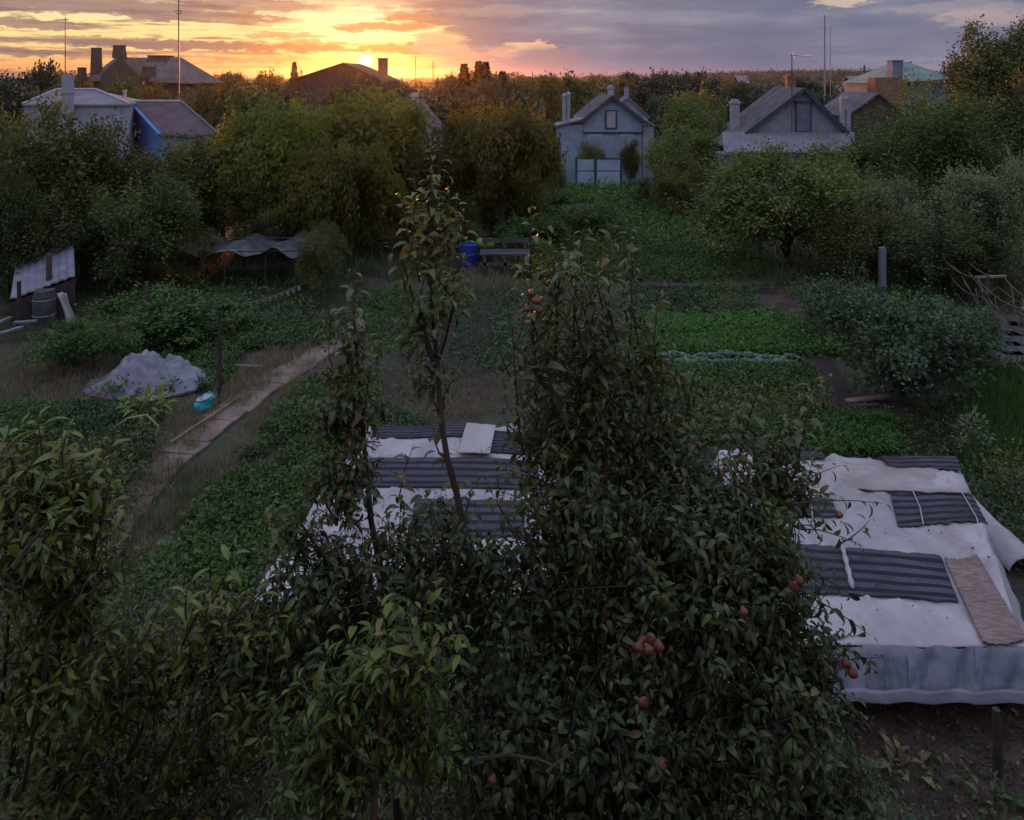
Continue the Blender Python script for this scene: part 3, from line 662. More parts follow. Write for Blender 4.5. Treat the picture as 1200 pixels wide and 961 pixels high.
def house_G():
    d = 42.0; o = empty('gabled_house', (15.3, d, 0)); L = lambda p: Vector(p) - o.location
    xl, xr = (873 - CX) * d / F, (992 - CX) * d / F; xm = (941 - CX) * d / F; ze = HC - (155 - HOR) * d / F; za = HC - (103 - HOR) * d / F; dep = 4.6
    m = MB(); zb = 0
    prof = [(xl, zb), (xr, zb), (xr, ze), (xm, za - .12), (xl, ze)]
    vs = [L((x, d, z)) for x, z in prof] + [L((x, d + dep, z)) for x, z in prof]
    m.add(vs, [(0, 1, 2, 3, 4), (9, 8, 7, 6, 5), (0, 5, 6, 1), (1, 6, 7, 2), (4, 9, 5, 0)]); m.build('wall', M['siding_grey'], o)
    r = MB(); ov = .3; f0, f1 = d - .25, d + dep
    sl = (za - ze) / (xm - xl); sr = (za - ze) / (xr - xm)
    slab_roof(r, L((xl - 1.0, f0, ze - sl * 1.0)), L((xl - 1.0, f1, ze - sl * 1.0)), L((xm, f1, za)), L((xm, f0, za)), .1, 22, .03)
    slab_roof(r, L((xr + .35, f1, ze - sr * .35)), L((xr + .35, f0, ze - sr * .35)), L((xm, f0, za)), L((xm, f1, za)), .1, 22, .03)
    rf = r.build('roof', M['slate'], o)
    t = MB()
    for (xa, zza, xb, zzb) in ((xl - 1.0, ze - sl, xm, za), (xm, za, xr + .35, ze - sr * .35)): t.bar(L((xa, f0 - .03, zza - .06)), L((xb, f0 - .03, zzb - .06)), .05, .2)
    t.build('barge_board', M['trim_dark'], rf)
    # sheet pent roof below the gable
    p = MB(); slab_roof(p, L(((846 - CX) * 40 / F, 39.6, HC - 90 * 39.6 / F)), L(((1000 - CX) * 40 / F, 39.6, HC - 90 * 39.6 / F)), L(((1000 - CX) * 42 / F, 41.9, ze + .02)), L(((846 - CX) * 42 / F, 41.9, ze + .02)), .06, 26, .02)
    p.build('pent_roof', M['slate_grey'], o)
    w = MB(); x0, x1 = (849 - CX) * 40 / F, (997 - CX) * 40 / F; w.box(L(((x0 + x1) / 2, 41.0, 1.42)), (x1 - x0, 1.9, 2.84)); w.build('porch_wall', M['plaster'], o)
    for xx in (872, 915, 965):
        q = MB(); q.box(L(((xx - CX) * 40 / F, 40.03, 1.7)), (1.0, .06, 1.2)); wf = q.build('window', M['trim_white'], o); q = MB(); q.box(L(((xx - CX) * 40 / F, 40.0, 1.7)), (.82, .04, 1.02)); q.build('pane', M['pane'], wf)
    dx0, dx1 = (933 - CX) * d / F, (949 - CX) * d / F; dz0, dz1 = HC - (153.5 - HOR) * d / F, HC - (120 - HOR) * d / F
    q = MB(); q.box(L(((dx0 + dx1) / 2, d - .03, (dz0 + dz1) / 2)), (dx1 - dx0, .06, dz1 - dz0)); dr = q.build('loft_door', M['door_grey'], o)
    q = MB(); cxm = (dx0 + dx1) / 2
    for sx in (dx0 - .03, dx1 + .03): q.box(L((sx, d - .05, (dz0 + dz1) / 2)), (.07, .1, dz1 - dz0 + .1))
    q.box(L((cxm, d - .08, dz1 + .06)), (dx1 - dx0 + .45, .16, .09)); q.build('door_frame', M['trim_dark'], dr)
    # chimneys
    chimney(o, *L(((861 - CX) * 44.5 / F, 44.5, 0)).xy, 3.6, HC - (121 - HOR) * 44.5 / F, .42, M['plaster'], d=.5)
    chimney(o, *L(((926 - CX) * 45.0 / F, 45.0, 0)).xy, 5.8, HC - (91 - HOR) * 45 / F, .45, M['brick'])
    for xx in (987, 993.5): chimney(o, *L(((xx - CX) * 45.5 / F, 45.5, 0)).xy, 3.4, HC - (117 - HOR) * 45.5 / F, .24, M['plaster'])
    tag(o, 'grey sided house with a dark door in its gable and a brick chimney', 'house')
    # antenna fixed at the gable
    am = empty('television_antenna', ((928 - CX) * 41.6 / F, 41.6, 0)); q = MB(); q.tube([(0, 0, HC - 150 * 0 - (155 - HOR) * 41.6 / F), (0, 0, HC - (64 - HOR) * 41.6 / F)], .028, 6); q.build('mast', M['antenna'], am)
    q = MB(); zt = HC - (65 - HOR) * 41.6 / F; q.bar((-.05, 0, zt), (1.15, .25, zt - .03), .03, .03)
    for k in range(7): q.bar((.05 + k * .17, .03 * k - .28 + .02 * k, zt + .0), (.05 + k * .17, .03 * k + .28 - .02 * k, zt), .015, .015)
    q.bar((.1, -.2, zt - .18), (.1, .2, zt + .18), .02, .02); q.build('crossbar', M['antenna'], am)
    tag(am, 'television antenna on a thin mast in front of the grey gable', 'antenna')
house_G()

def house_E():
    d = 50.0; k = lambda x: (x - CX) * d / F; z = lambda y: HC - (y - HOR) * d / F
    o = empty('gabled_house', (k(718), d, 0)); L = lambda p: Vector(p) - o.location; dep = 6.5
    xl, xr, xm, ze, za = k(683.5), k(752), k(717), z(139.5), z(112)
    m = MB(); prof = [(xl, 0), (xr, 0), (xr, ze), (xm, za - .1), (xl, ze)]
    m.add([L((x, d, q)) for x, q in prof] + [L((x, d + dep, q)) for x, q in prof], [(0, 1, 2, 3, 4), (9, 8, 7, 6, 5), (0, 5, 6, 1), (1, 6, 7, 2), (4, 9, 5, 0)]); m.build('wall', M['siding_blue'], o)
    r = MB(); f0, f1 = d - .3, d + dep; sl = (za - ze) / (xm - xl); sr = (za - ze) / (xr - xm)
    slab_roof(r, L((xl - .2, f0, ze - sl * .2)), L((xl - .2, f1, ze - sl * .2)), L((xm, f1, za)), L((xm, f0, za)), .1, 18, .03)
    slab_roof(r, L((xr + .35, f1, ze - sr * .35)), L((xr + .35, f0, ze - sr * .35)), L((xm, f0, za)), L((xm, f1, za)), .1, 18, .03)
    rf = r.build('roof', M['slate'], o); t = MB()
    t.bar(L((xl - .2, f0 - .03, ze - sl * .2 - .05)), L((xm, f0 - .03, za - .05)), .05, .17); t.bar(L((xm, f0 - .03, za - .05)), L((xr + .35, f0 - .03, ze - sr * .35 - .05)), .05, .17); t.build('barge_board', M['trim_dark'], rf)
    # band, lean-to on the left, porch on the right
    b = MB(); b.box(L(((xl + xr) / 2, d - .04, z(155.5))), (xr - xl, .08, .12)); b.build('cornice', M['trim_dark'], o)
    p = MB(); x0 = k(654); p.box(L(((x0 + xl) / 2 + .0, d + 1.2, z(146) / 2)), (xl - x0 - .02, 2.3, z(146) - 0)); p.build('lean_to_wall', M['siding_blue'], o)
    p = MB(); slab_roof(p, L((x0 - .25, d - .15, z(147.5))), L((x0 - .25, d + 2.5, z(147.5))), L((xl, d + 2.5, z(139))), L((xl, d - .15, z(139))), .08); p.build('lean_to_roof', M['slate_grey'], o)
    p = MB(); slab_roof(p, L((k(768), d + 1.5, z(147))), L((k(768), d - .1, z(147))), L((xr + .3, d - .1, z(140))), L((xr + .3, d + 1.5, z(140))), .08); p.box(L((k(760), d + .9, z(148) / 2)), (k(766) - xr - .05, 1.6, z(148))); p.build('side_porch', M['plaster'], o)
    q = MB(); wx, wz = k(716), (z(130) + z(150)) / 2; q.box(L((wx, d - .03, wz)), (.78, .07, z(129) - z(151))); wf = q.build('window', M['trim_dark'], o)
    q = MB(); q.box(L((wx, d - .07, wz)), (.56, .04, z(130.5) - z(149.5))); q.build('pane', M['trim_white'], wf)
    for xx in (697, 735):
        q = MB(); q.box(L((k(xx), d - .03, z(168))), (.9, .07, 1.2)); wf = q.build('window', M['trim_white'], o); q = MB(); q.box(L((k(xx), d - .07, z(168))), (.7, .04, 1.0)); q.build('pane', M['pane'], wf)
    for xx, yy in ((661.5, 114), (666.5, 112)):
        q = MB(); X = k(xx) ; q.lathe(L((X, d - .2 + .5, 0)), [(.12, z(150)), (.12, z(yy)), (.17, z(yy) + .02), (.17, z(yy) + .14), (.05, z(yy) + .25)], 12); q.build('flue_pipe', M['plaster'], o)
    chimney(o, *L((k(719), d + 1.4, 0)).xy, za - .5, z(104), .38, M['plaster'])
    # rear wing
    d2 = d + 5.2; k2 = lambda x: (x - CX) * d2 / F; z2 = lambda y: HC - (y - HOR) * d2 / F
    p = MB(); slab_roof(p, L((k2(712), d2, z2(132))), L((k2(712), d2 + 2.5, z2(132))), L((k2(736), d2 + 2.5, z2(114))), L((k2(736), d2, z2(114))), .12, 8, .03); slab_roof(p, L((k2(762), d2 + 2.5, z2(137))), L((k2(762), d2, z2(137))), L((k2(736), d2, z2(114))), L((k2(736), d2 + 2.5, z2(114))), .12, 8, .03)
    p.build('rear_roof', M['slate_grey'], o)
    p = MB(); p.add([L((k2(714), d2 + .1, 0)), L((k2(760), d2 + .1, 0)), L((k2(760), d2 + .1, z2(136))), L((k2(736), d2 + .1, z2(115.5))), L((k2(714), d2 + .1, z2(131.5)))] + [L((k2(714), d2 + 2.4, 0)), L((k2(760), d2 + 2.4, 0)), L((k2(760), d2 + 2.4, z2(136))), L((k2(736), d2 + 2.4, z2(115.5))), L((k2(714), d2 + 2.4, z2(131.5)))], [(0, 1, 2, 3, 4), (9, 8, 7, 6, 5), (0, 5, 6, 1), (1, 6, 7, 2), (4, 9, 5, 0)]); p.build('rear_wall', M['siding_grey'], o)
    chimney(o, *L((k2(736.5), d2 + 1.0, 0)).xy, z2(122), z2(106.5), .30, M['plaster'])
    tag(o, 'pale blue gabled house with a white attic window and two flue pipes', 'house')
house_E()

def fence_blue():
    o = empty('sheet_fence', ((703 - CX) * 46.5 / F, 46.5, 0))
    # five wide sheets between posts, a dark rail half way up
    d = o.location.y; k = lambda x: (x - CX) * d / F - o.location.x; z = lambda y: HC - (y - HOR) * d / F
    for a_, b_ in ((676.5, 696), (699.5, 726.5)):
        for (y0, y1) in ((199.8, 187), (220, 201)):
            m = MB(); n = 8
            A_, B_ = k(a_), k(b_)
            def fn(u, v): return Vector((A_ + (B_ - A_) * u, .02 * math.sin(u * n * 2 * PI), z(y0) + (z(y1) - z(y0)) * v))
            m.grid(fn, n * 4, 1); m.v += [(x, y + .02, zz) for x, y, zz in m.v]; q = len(m.v) // 2; m.f += [tuple(i + q for i in f[::-1]) for f in m.f]
            m.build('panel', M['fence_blue'], o)
    for xx in (675.5, 697.8, 728):
        m = MB(); m.box((k(xx), .05, 1.0), (.12, .12, 2.05)); m.build('post', M['trim_dark'], o)
    m = MB(); m.bar((k(676), .06, z(200.4)), (k(727), .06, z(200.4)), .05, .1); m.bar((k(698), .0, z(186)), (k(731), .0, z(186)), .06, .08); m.build('rail', M['trim_dark'], o)
    tag(o, 'pale blue corrugated sheet fence in front of the blue house', 'fence')
    o = empty('outhouse', G(741, 206)); d = o.location.y
    m = MB(); m.box((0, .4, 1.1), (.7, .8, 2.2)); m.build('wall', M['plaster'], o); m = MB(); slab_roof(m, (-.45, -.1, 2.2), (.45, -.1, 2.2), (.45, .9, 2.35), (-.45, .9, 2.35), .06); m.build('roof', M['slate_grey'], o)
    m = MB(); m.box((0, -.02, 1.0), (.5, .04, 1.8)); m.build('door', M['trim_white'], o)
    tag(o, 'narrow white outhouse right of the pale blue fence', 'outhouse')
fence_blue()

def house_A():
    o = empty('low_house', (-23, 41, 0)); L = lambda p: Vector(p) - o.location
    # hip roof over a pale wall
    E = [P(26, 122.5, 40), P(153, 123, 40), P(168, 119, 46), P(40, 118, 46)]; ze = E[0].z
    for e_ in E: e_.z = ze
    R = [P(66, 105.5, 43), P(113, 105.5, 43)]
    m = MB(); vs = [L(v) for v in E + R]; vs2 = [v - Vector((0, 0, .1)) for v in vs[:4]]
    m.add(vs + vs2, [(0, 1, 5, 4), (1, 2, 5), (2, 3, 4, 5), (3, 0, 4), (9, 8, 7, 6), (0, 6, 7, 1), (1, 7, 8, 2), (2, 8, 9, 3), (3, 9, 6, 0)]); rf = m.build('roof', M['slate_grey'], o)
    m = MB(); m.tube([L(R[0]) + Vector((0, 0, .04)), L(R[1]) + Vector((0, 0, .04))], .07, 8); m.tube([L(R[1]) + Vector((0, 0, .04)), L(E[1]) + Vector((0, 0, .04))], .06, 8); m.tube([L(R[0]) + Vector((0, 0, .04)), L(E[0]) + Vector((0, 0, .04))], .06, 8); m.build('ridge_cap', M['trim_white'], rf)
    m = MB(); c = [L(v) * 1 for v in E]; ctr = sum(c, Vector()) / 4; c = [ctr + (v - ctr) * .965 for v in c]
    for v in c: v.z = -o.location.z + ze - .1
    m.add([Vector((v.x, v.y, 0)) for v in c] + c, [(0, 1, 5, 4), (1, 2, 6, 5), (2, 3, 7, 6), (3, 0, 4, 7)]); m.build('wall', M['plaster'], o)
    q = MB(); p = P(139, 147, 40.15); q.box(L(p), (.45, .1, .5)); wf = q.build('window', M['trim_dark'], o); q = MB(); q.box(L(p) - Vector((0, .06, 0)), (.33, .03, .38)); q.build('pane', M['pane'], wf)
    p = P(79.5, 120, 39.7); q = MB(); q.box(L((p.x, p.y, HC - (110 - HOR) * 39.7 / F)), (.42, .42, 2.0)); q.box(L((p.x, p.y, HC - (100.5 - HOR) * 39.7 / F - .35)), (.5, .5, .12)); q.build('chimney', M['plaster'], o)
    p = P(146, 108, 44); q = MB(); q.lathe(L((p.x, p.y, 0)), [(.08, 5.3), (.08, p.z), (.13, p.z), (.13, p.z + .12)], 8); q.build('vent_pipe', M['trim_white'], o)
    tag(o, 'low pale house with a shallow grey hip roof and white chimney', 'house')
    # the annex with the violet roof
    o = empty('annex_house', (-18, 41, 0)); L = lambda p: Vector(p) - o.location
    R0, R1, E0, E1 = P(152, 119.5, 43), P(212, 116, 43), P(187, 158, 39), P(256, 157, 39)
    R1.z = R0.z; E1.z = E0.z
    B0 = Vector((2 * R0.x - E0.x, 2 * R0.y - E0.y, E0.z)); B1 = Vector((2 * R1.x - E1.x, 2 * R1.y - E1.y, E0.z))
    m = MB(); slab_roof(m, L(E0), L(E1), L(R1), L(R0), .09, 17, .03); slab_roof(m, L(B1), L(B0), L(R0), L(R1), .09, 17, .03); rf = m.build('roof', M['slate_violet'], o)
    u = Vector((0, 0, .05)); m = MB(); m.tube([L(R0) + u, L(R1) + u], .07, 8); m.build('ridge_cap', M['trim_white'], rf)
    m = MB(); m.bar(L(E0) + u * .2, L(R0) + u * .2, .16, .10); m.build('barge_board', M['blue_paint'], rf); m = MB(); m.bar(L(R1) + u, L(E1) + u, .14, .08); m.build('verge_strip', M['slate'], rf)
    s = (R1 - R0).normalized() * .18; dn = Vector((0, 0, -.12))
    e0, e1, r0, r1, b0, b1 = [L(v) + dn for v in (E0 + s, E1 - s, R0 + s, R1 - s, B0 + s, B1 - s)]
    e0, e1 = [v + (r0 - e0).normalized() * .25 for v in (e0, e1)]
    m = MB(); fl = lambda v: Vector((v.x, v.y, 0)); m.add([fl(e0), e0, r0, b0, fl(b0)], [(0, 1, 2, 3, 4)]); m.build('gable_wall', M['blue_paint'], o)
    m = MB(); m.add([fl(e0), fl(e1), e1, e0, fl(b0), fl(b1), b1, b0, r1], [(0, 1, 2, 3), (5, 4, 7, 6), (1, 5, 6, 8, 2)]); m.build('wall', M['plaster_blue'], o)
    tag(o, 'annex with a violet brown sheet roof and a bright blue gable wall', 'house')
house_A()

def house_B():
    d = 75.0; k = lambda x: (x - CX) * d / F; z = lambda y: HC - (y - HOR) * d / F
    o = empty('manor_house', (k(160), d, 0)); L = lambda p: Vector(p) - o.location
    m = MB(); vs = [(k(102), d, z(93)), (k(222), d, z(98)), (k(222), d + 9, z(98)), (k(102), d + 9, z(93)), (k(116), d + 3, z(67)), (k(196), d + 3, z(66))]
    m.add([L(v) for v in vs], [(0, 1, 5, 4), (1, 2, 5), (2, 3, 4, 5), (3, 0, 4), (3, 2, 1, 0)]); m.build('roof', M['slate'], o)
    m = MB(); k5 = lambda x: (x - CX) * (d - 1.5) / F; vs = [(k5(118), d - 1.5, 0), (k5(165), d - 1.5, 0), (k5(165), d - 1.5, z(90)), (k5(140), d - 1.5, z(67)), (k5(118), d - 1.5, z(88))]; vs += [(a_, d + 4, c) for a_, b_, c in vs]
    m.add([L(v) for v in vs], [(0, 1, 2, 3, 4), (9, 8, 7, 6, 5), (0, 5, 6, 1), (1, 6, 7, 2), (2, 7, 8, 3), (3, 8, 9, 4), (4, 9, 5, 0)]); m.build('cross_gable', M['brick_dark'], o)
    m = MB(); m.box(L((k(162), d + 4.5, z(95) / 2)), (k(218) - k(106), 8, z(95))); m.build('wall', M['brick_dark'], o)
    for (x0, x1, y0, y1, dd) in ((108, 118, 56, 92, 1.0), (134, 146, 53, 68, -1.0), (176, 201, 65, 76, 3.2), (168, 181, 78, 90, -1.0), (92, 100, 79, 95, 0)):
        m = MB(); dk = (d + dd) / F; X = ((x0 + x1) / 2 - CX) * dk; w = (x1 - x0) * dk * .92; zt, zb = HC - (y0 - HOR) * dk, HC - (y1 - HOR) * dk
        b = L((X, d + dd, 0)); q = [(w * .56, zb), (w * .55, zb + (zt - zb) * .3), (w * .47, zt - .15), (w * .52, zt - .12), (w * .52, zt)]
        vs = [b + Vector((sx * r_, sy * r_ * .8, h_)) for r_, h_ in q for sx, sy in ((-1, -1), (1, -1), (1, 1), (-1, 1))]
        m.add(vs, [(i * 4 + j, i * 4 + (j + 1) % 4, i * 4 + 4 + (j + 1) % 4, i * 4 + 4 + j) for i in range(4) for j in range(4)] + [(16, 17, 18, 19)]); m.build('chimney', M['brick_dark'], o)
    tag(o, 'big dark house with several stout chimneys against the yellow sky', 'house')
    # house hiding the lower half of the sun
    d = 62.0; k = lambda x: (x - CX) * d / F; z = lambda y: HC - (y - HOR) * d / F
    o = empty('ridge_house', (k(400), d, 0)); L = lambda p: Vector(p) - o.location
    m = MB(); A = (k(345), z(92)); T = (k(402), z(73.5)); Cc = (k(452), z(95))
    slab_roof(m, L((A[0], d, A[1])), L((A[0], d + 8, A[1])), L((T[0], d + 8, T[1])), L((T[0], d, T[1])), .12, 14, .03); slab_roof(m, L((Cc[0], d + 8, Cc[1])), L((Cc[0], d, Cc[1])), L((T[0], d, T[1])), L((T[0], d + 8, T[1])), .12, 14, .03); m.build('roof', M['roof_dark'], o)
    m = MB(); pr = [(k(352), 0), (k(446), 0), (k(446), z(93.5)), (T[0], T[1] - .13), (k(352), z(91.2))]; m.add([L((x, d + .3, q)) for x, q in pr] + [L((x, d + 7.7, q)) for x, q in pr], [(0, 1, 2, 3, 4), (9, 8, 7, 6, 5), (0, 5, 6, 1), (1, 6, 7, 2), (4, 9, 5, 0)]); m.build('wall', M['brick_dark'], o)
    m = MB(); m.box(L((k(441.5), d + 3, (z(68.5) + z(95)) / 2)), (k(447) - k(436.5), .7, z(68.5) - z(95))); m.box(L((k(441.5), d + 3, z(68.5) + .06)), (k(447) - k(436.5) + .14, .84, .1)); m.build('chimney', M['brick_dark'], o)
    tag(o, 'dark roofed house whose ridge and chimney cover the setting sun', 'house')
    d = 43.0; k = lambda x: (x - CX) * d / F; z = lambda y: HC - (y - HOR) * d / F
    o = empty('hidden_house', (k(485), d, 0)); L = lambda p: Vector(p) - o.location
    m = MB(); slab_roof(m, L((k(462), d, z(160))), L((k(462), d + 5, z(160))), L((k(482), d + 5, z(120))), L((k(482), d, z(120))), .1, 9, .03); slab_roof(m, L((k(512), d + 5, z(155))), L((k(512), d, z(155))), L((k(482), d, z(120))), L((k(482), d + 5, z(120))), .1, 9, .03); m.build('roof', M['slate_violet'], o)
    m = MB(); pr = [(k(464), 0), (k(509), 0), (k(509), z(154)), (k(482), z(121)), (k(464), z(157.5))]; m.add([L((x, d + .2, q)) for x, q in pr] + [L((x, d + 4.8, q)) for x, q in pr], [(0, 1, 2, 3, 4), (9, 8, 7, 6, 5), (0, 5, 6, 1), (1, 6, 7, 2), (4, 9, 5, 0)]); m.build('wall', M['plaster'], o)
    chimney(o, *L((k(482), d + 1.5, 0)).xy, z(124), z(114), .4, M['plaster'])
    tag(o, 'steep violet roof showing between the walnut trees', 'house')
house_B()

def house_H():
    d = 62.0; k = lambda x: (x - CX) * d / F; z = lambda y: HC - (y - HOR) * d / F
    o = empty('hip_roofed_house', (k(1075), d, 0)); L = lambda p: Vector(p) - o.location
    m = MB(); vs = [(k(1036), d, z(98)), (k(1118), d, z(92)), (k(1118), d + 8, z(92)), (k(1036), d + 8, z(98)), (k(1071), d + 3.5, z(72.5)), (k(1090), d + 3.5, z(71.5))]
    m.add([L(v) for v in vs], [(0, 1, 5, 4), (1, 2, 5), (2, 3, 4, 5), (3, 0, 4), (3, 2, 1, 0)]); m.build('roof', M['roof_green'], o)
    m = MB(); m.box(L((k(1078), d + 4.5, z(97) / 2)), (k(1114) - k(1040), 7.5, z(97))); m.build('wall', M['plaster_blue'], o)
    m = MB(); m.box(L((k(1043), d - .8, (z(72) + z(98)) / 2)), (k(1049) - k(1037), .9, z(72) - z(98) )); m.box(L((k(1043), d - .8, z(72) + .05)), (k(1049) - k(1037) + .12, 1.02, .1)); m.build('chimney', M['plaster_blue'], o)
    m = MB(); m.box(L((k(1033), d - .9, z(100) - 1.2)), (k(1052) - k(1016), 1.4, 3.4)); m.box(L((k(1030), d - .9, z(95) - .1)), (k(1048) - k(1020), 1.3, .8)); m.build('brick_wall', M['brick'], o)
    tag(o, 'house with a green grey hip roof and tall square chimney at the right', 'house')
    d = 48.0; k = lambda x: (x - CX) * d / F; z = lambda y: HC - (y - HOR) * d / F
    o = empty('low_shed_roof', (k(1020), d, 0)); o.name = 'outbuilding'; L = lambda p: Vector(p) - o.location
    m = MB(); slab_roof(m, L((k(992), d, z(136))), L((k(992), d + 5, z(136))), L((k(1030), d + 5, z(109))), L((k(1030), d, z(109))), .1, 10, .03); slab_roof(m, L((k(1066), d + 5, z(136))), L((k(1066), d, z(136))), L((k(1030), d, z(109))), L((k(1030), d + 5, z(109))), .1, 10, .03); m.build('roof', M['slate'], o)
    m = MB(); pr = [(k(995), 0), (k(1063), 0), (k(1063), z(135.5)), (k(1030), z(111)), (k(995), z(135.5))]; m.add([L((x, d + .2, q)) for x, q in pr] + [L((x, d + 4.8, q)) for x, q in pr], [(0, 1, 2, 3, 4), (9, 8, 7, 6, 5), (0, 5, 6, 1), (1, 6, 7, 2), (4, 9, 5, 0)]); m.build('wall', M['brick_dark'], o)
    tag(o, 'outbuilding with a grey ribbed roof right behind the grey gabled house', 'outbuilding')
    # far barn with a green roof and a few pale far houses
    d = 260.0
    for (x, y, w, mat, lab) in ((986, 104, 7, 'roof_green', 'tiny far building with a pale green roof above the grey gable'), (868, 92.5, 3, 'slate_grey', 'tiny pale far house on the hillside left of the antenna'), (1000, 93, 4, 'slate_grey', 'tiny grey far house under the hill right of the thin mast')):
        X = (x - CX) * d / F; zt = HC - (y - HOR) * d / F; o = empty('far_house', (X, d, 0))
        m = MB(); m.box((0, 0, (zt - 1.2) / 2), (w, 8, zt - 1.2)); m.build('wall', M['plaster'], o)
        m = MB(); slab_roof(m, (-w / 2 - .4, -4.3, zt - 1.3), (w / 2 + .4, -4.3, zt - 1.3), (w / 2 + .4, 0, zt + 1.2), (-w / 2 - .4, 0, zt + 1.2), .15); slab_roof(m, (w / 2 + .4, 4.3, zt - 1.3), (-w / 2 - .4, 4.3, zt - 1.3), (-w / 2 - .4, 0, zt + 1.2), (w / 2 + .4, 0, zt + 1.2), .15); m.build('roof', M[mat], o)
        tag(o, lab, 'house')
house_H()

def own_house():
    o = empty('own_house', (0, -.9, 0)); m = MB()
    m.box((0, -3, 2.9), (14, 6, 5.8)); m.box((-4.2, -3, 7.2), (5.6, 6, 2.8)); m.box((4.2, -3, 7.2), (5.6, 6, 2.8)); m.box((0, -3, 8.3), (2.8, 6, .6)); m.build('wall', M['brick_dark'], o)
    m = MB(); m.box((0, -.05, 6.85), (2.8, .1, 2.1)); wf = m.build('window', M['trim_dark'], o)
    m = MB(); slab_roof(m, (-7.4, .6, 8.5), (7.4, .6, 8.5), (7.4, -3, 11), (-7.4, -3, 11), .15); slab_roof(m, (7.4, -6.6, 8.5), (-7.4, -6.6, 8.5), (-7.4, -3, 11), (7.4, -3, 11), .15); m.build('roof', M['slate'], o)
    tag(o, 'brick house from whose upper window the gardens are seen', 'house')
own_house()

# masts and poles on the skyline
def mast(x, ytop, d, label, r=.05, mat='antenna', arms=(), name='radio_mast', ybase=None, lean=0.0, cat='mast'):
    X = (x - CX) * d / F; zt = HC - (ytop - HOR) * d / F; o = empty(name, (X, d, 0)); m = MB(); m.tube([(lean, 0, 0), (0, 0, zt)], [r, r * .7], 6); m.build('pole', M[mat], o)
    for (y, w) in arms:
        z = HC - (y - HOR) * d / F; a_ = MB(); a_.bar((-w / 2, 0, z), (w / 2, 0, z + .02), .05, .05); a_.bar((0, -w / 2, z), (0, w / 2, z), .05, .05); a_.build('crossarm', M[mat], o)
    tag(o, label, cat)
mast(76.5, 20, 60, 'thin lone mast above the pale hip roof', .045, arms=((23, .5),))
mast(209.5, -12, 62, 'tallest thin mast beside the big dark house', .07, arms=((13, .7), (16, .4)))
mast(966.5, 18, 88, 'pale thin mast in the grey sky over the hills', .11, 'pale_mast')
mast(973, 30, 98, 'second fainter mast just right of the pale one', .06, 'pale_mast')
mast(1013, 76, 75, 'dark utility pole with crossarm below the hill line', .11, arms=((80, 1.1), (84, .8)), name='utility_pole', cat='utility pole')
mast(487, 66, 110, 'thin lamp post with a short arm right of the sun', .08, arms=((66.5, 1.2),), name='lamp_post', cat='lamp post')
mast(507.5, 71, 110, 'short thin pole between the lamp post and the conifers', .09, arms=((80, .8),), name='utility_pole', cat='utility pole')
mast(624, 83, 120, 'small pole on the skyline left of the blue gabled house', .08, name='utility_pole', cat='utility pole')
def wire_line(name, a_, b_, sag, label, r=.012, mat='antenna', cat='wire', n=14):
    a_, b_ = Vector(a_), Vector(b_); m = MB(); c = (a_ + b_) / 2
    pts = [a_.lerp(b_, i / n) - Vector((0, 0, sag * 4 * (i / n) * (1 - i / n))) - c for i in range(n + 1)]; m.tube(pts, r, 5)
    o = m.build(name, M[mat]); o.location = c; tag(o, label, cat); return o
wire_line('overhead_wire', P(1013, 80, 75), P(860, 84, 110), .6, 'thin overhead wire running left from the dark utility pole', .02)

# the air: thin evening haze lit by the low sun
def haze():
    m = bpy.data.materials.new('haze'); m.use_nodes = True; t = m.node_tree; t.nodes.clear(); out = t.nodes.new('ShaderNodeOutputMaterial'); v = t.nodes.new('ShaderNodeVolumePrincipled')
    v.inputs['Color'].default_value = (.92, .90, .94, 1); v.inputs['Density'].default_value = HAZE; v.inputs['Anisotropy'].default_value = .88; t.links.new(v.outputs[0], out.inputs['Volume'])
    b = MB(); b.box((0, 0, 6.7), (2640, 2640, 17.4)); o = b.build('haze', m); tag(o, 'thin warm evening haze over the gardens', 'haze', kind='stuff')
HAZE = 0.00011
haze()

# ================================================================== MORE SHRUBBERY IN THE BELT
def belt():
    sp = [('orchard_b', 300, 205, 29, 100), ('orchard_c', 345, 215, 29.5, 100), ('orchard_c', 400, 225, 29.5, 90), ('orchard_b', 455, 215, 30, 80), ('orchard_c', 520, 225, 31, 80),
          ('orchard_a', 605, 190, 36, 70), ('orchard_c', 645, 185, 42, 40), ('orchard_c', 792, 190, 38, 70), ('orchard_a', 765, 205, 41, 40), ('orchard_c', 850, 215, 33, 70), ('orchard_c', 985, 190, 33, 80),
          ('orchard_a', 955, 195, 37, 70), ('orchard_c', 1075, 200, 33, 110), ('orchard_c', 1150, 170, 34, 110), ('orchard_c', 880, 160, 47, 60), ('orchard_c', 10, 190, 24, 80), ('orchard_b', 95, 250, 26.5, 60)]
    for (kd, x, yt, d, w) in sp: tree(kd, x, yt, d, w, placed({'orchard_a': 'fresh green', 'orchard_b': 'brownish', 'orchard_c': 'dark'}[kd], 'shrub', x, d, ', in the garden belt'), 'shrub', 'shrubs between the larger garden trees', name='shrub')
belt()

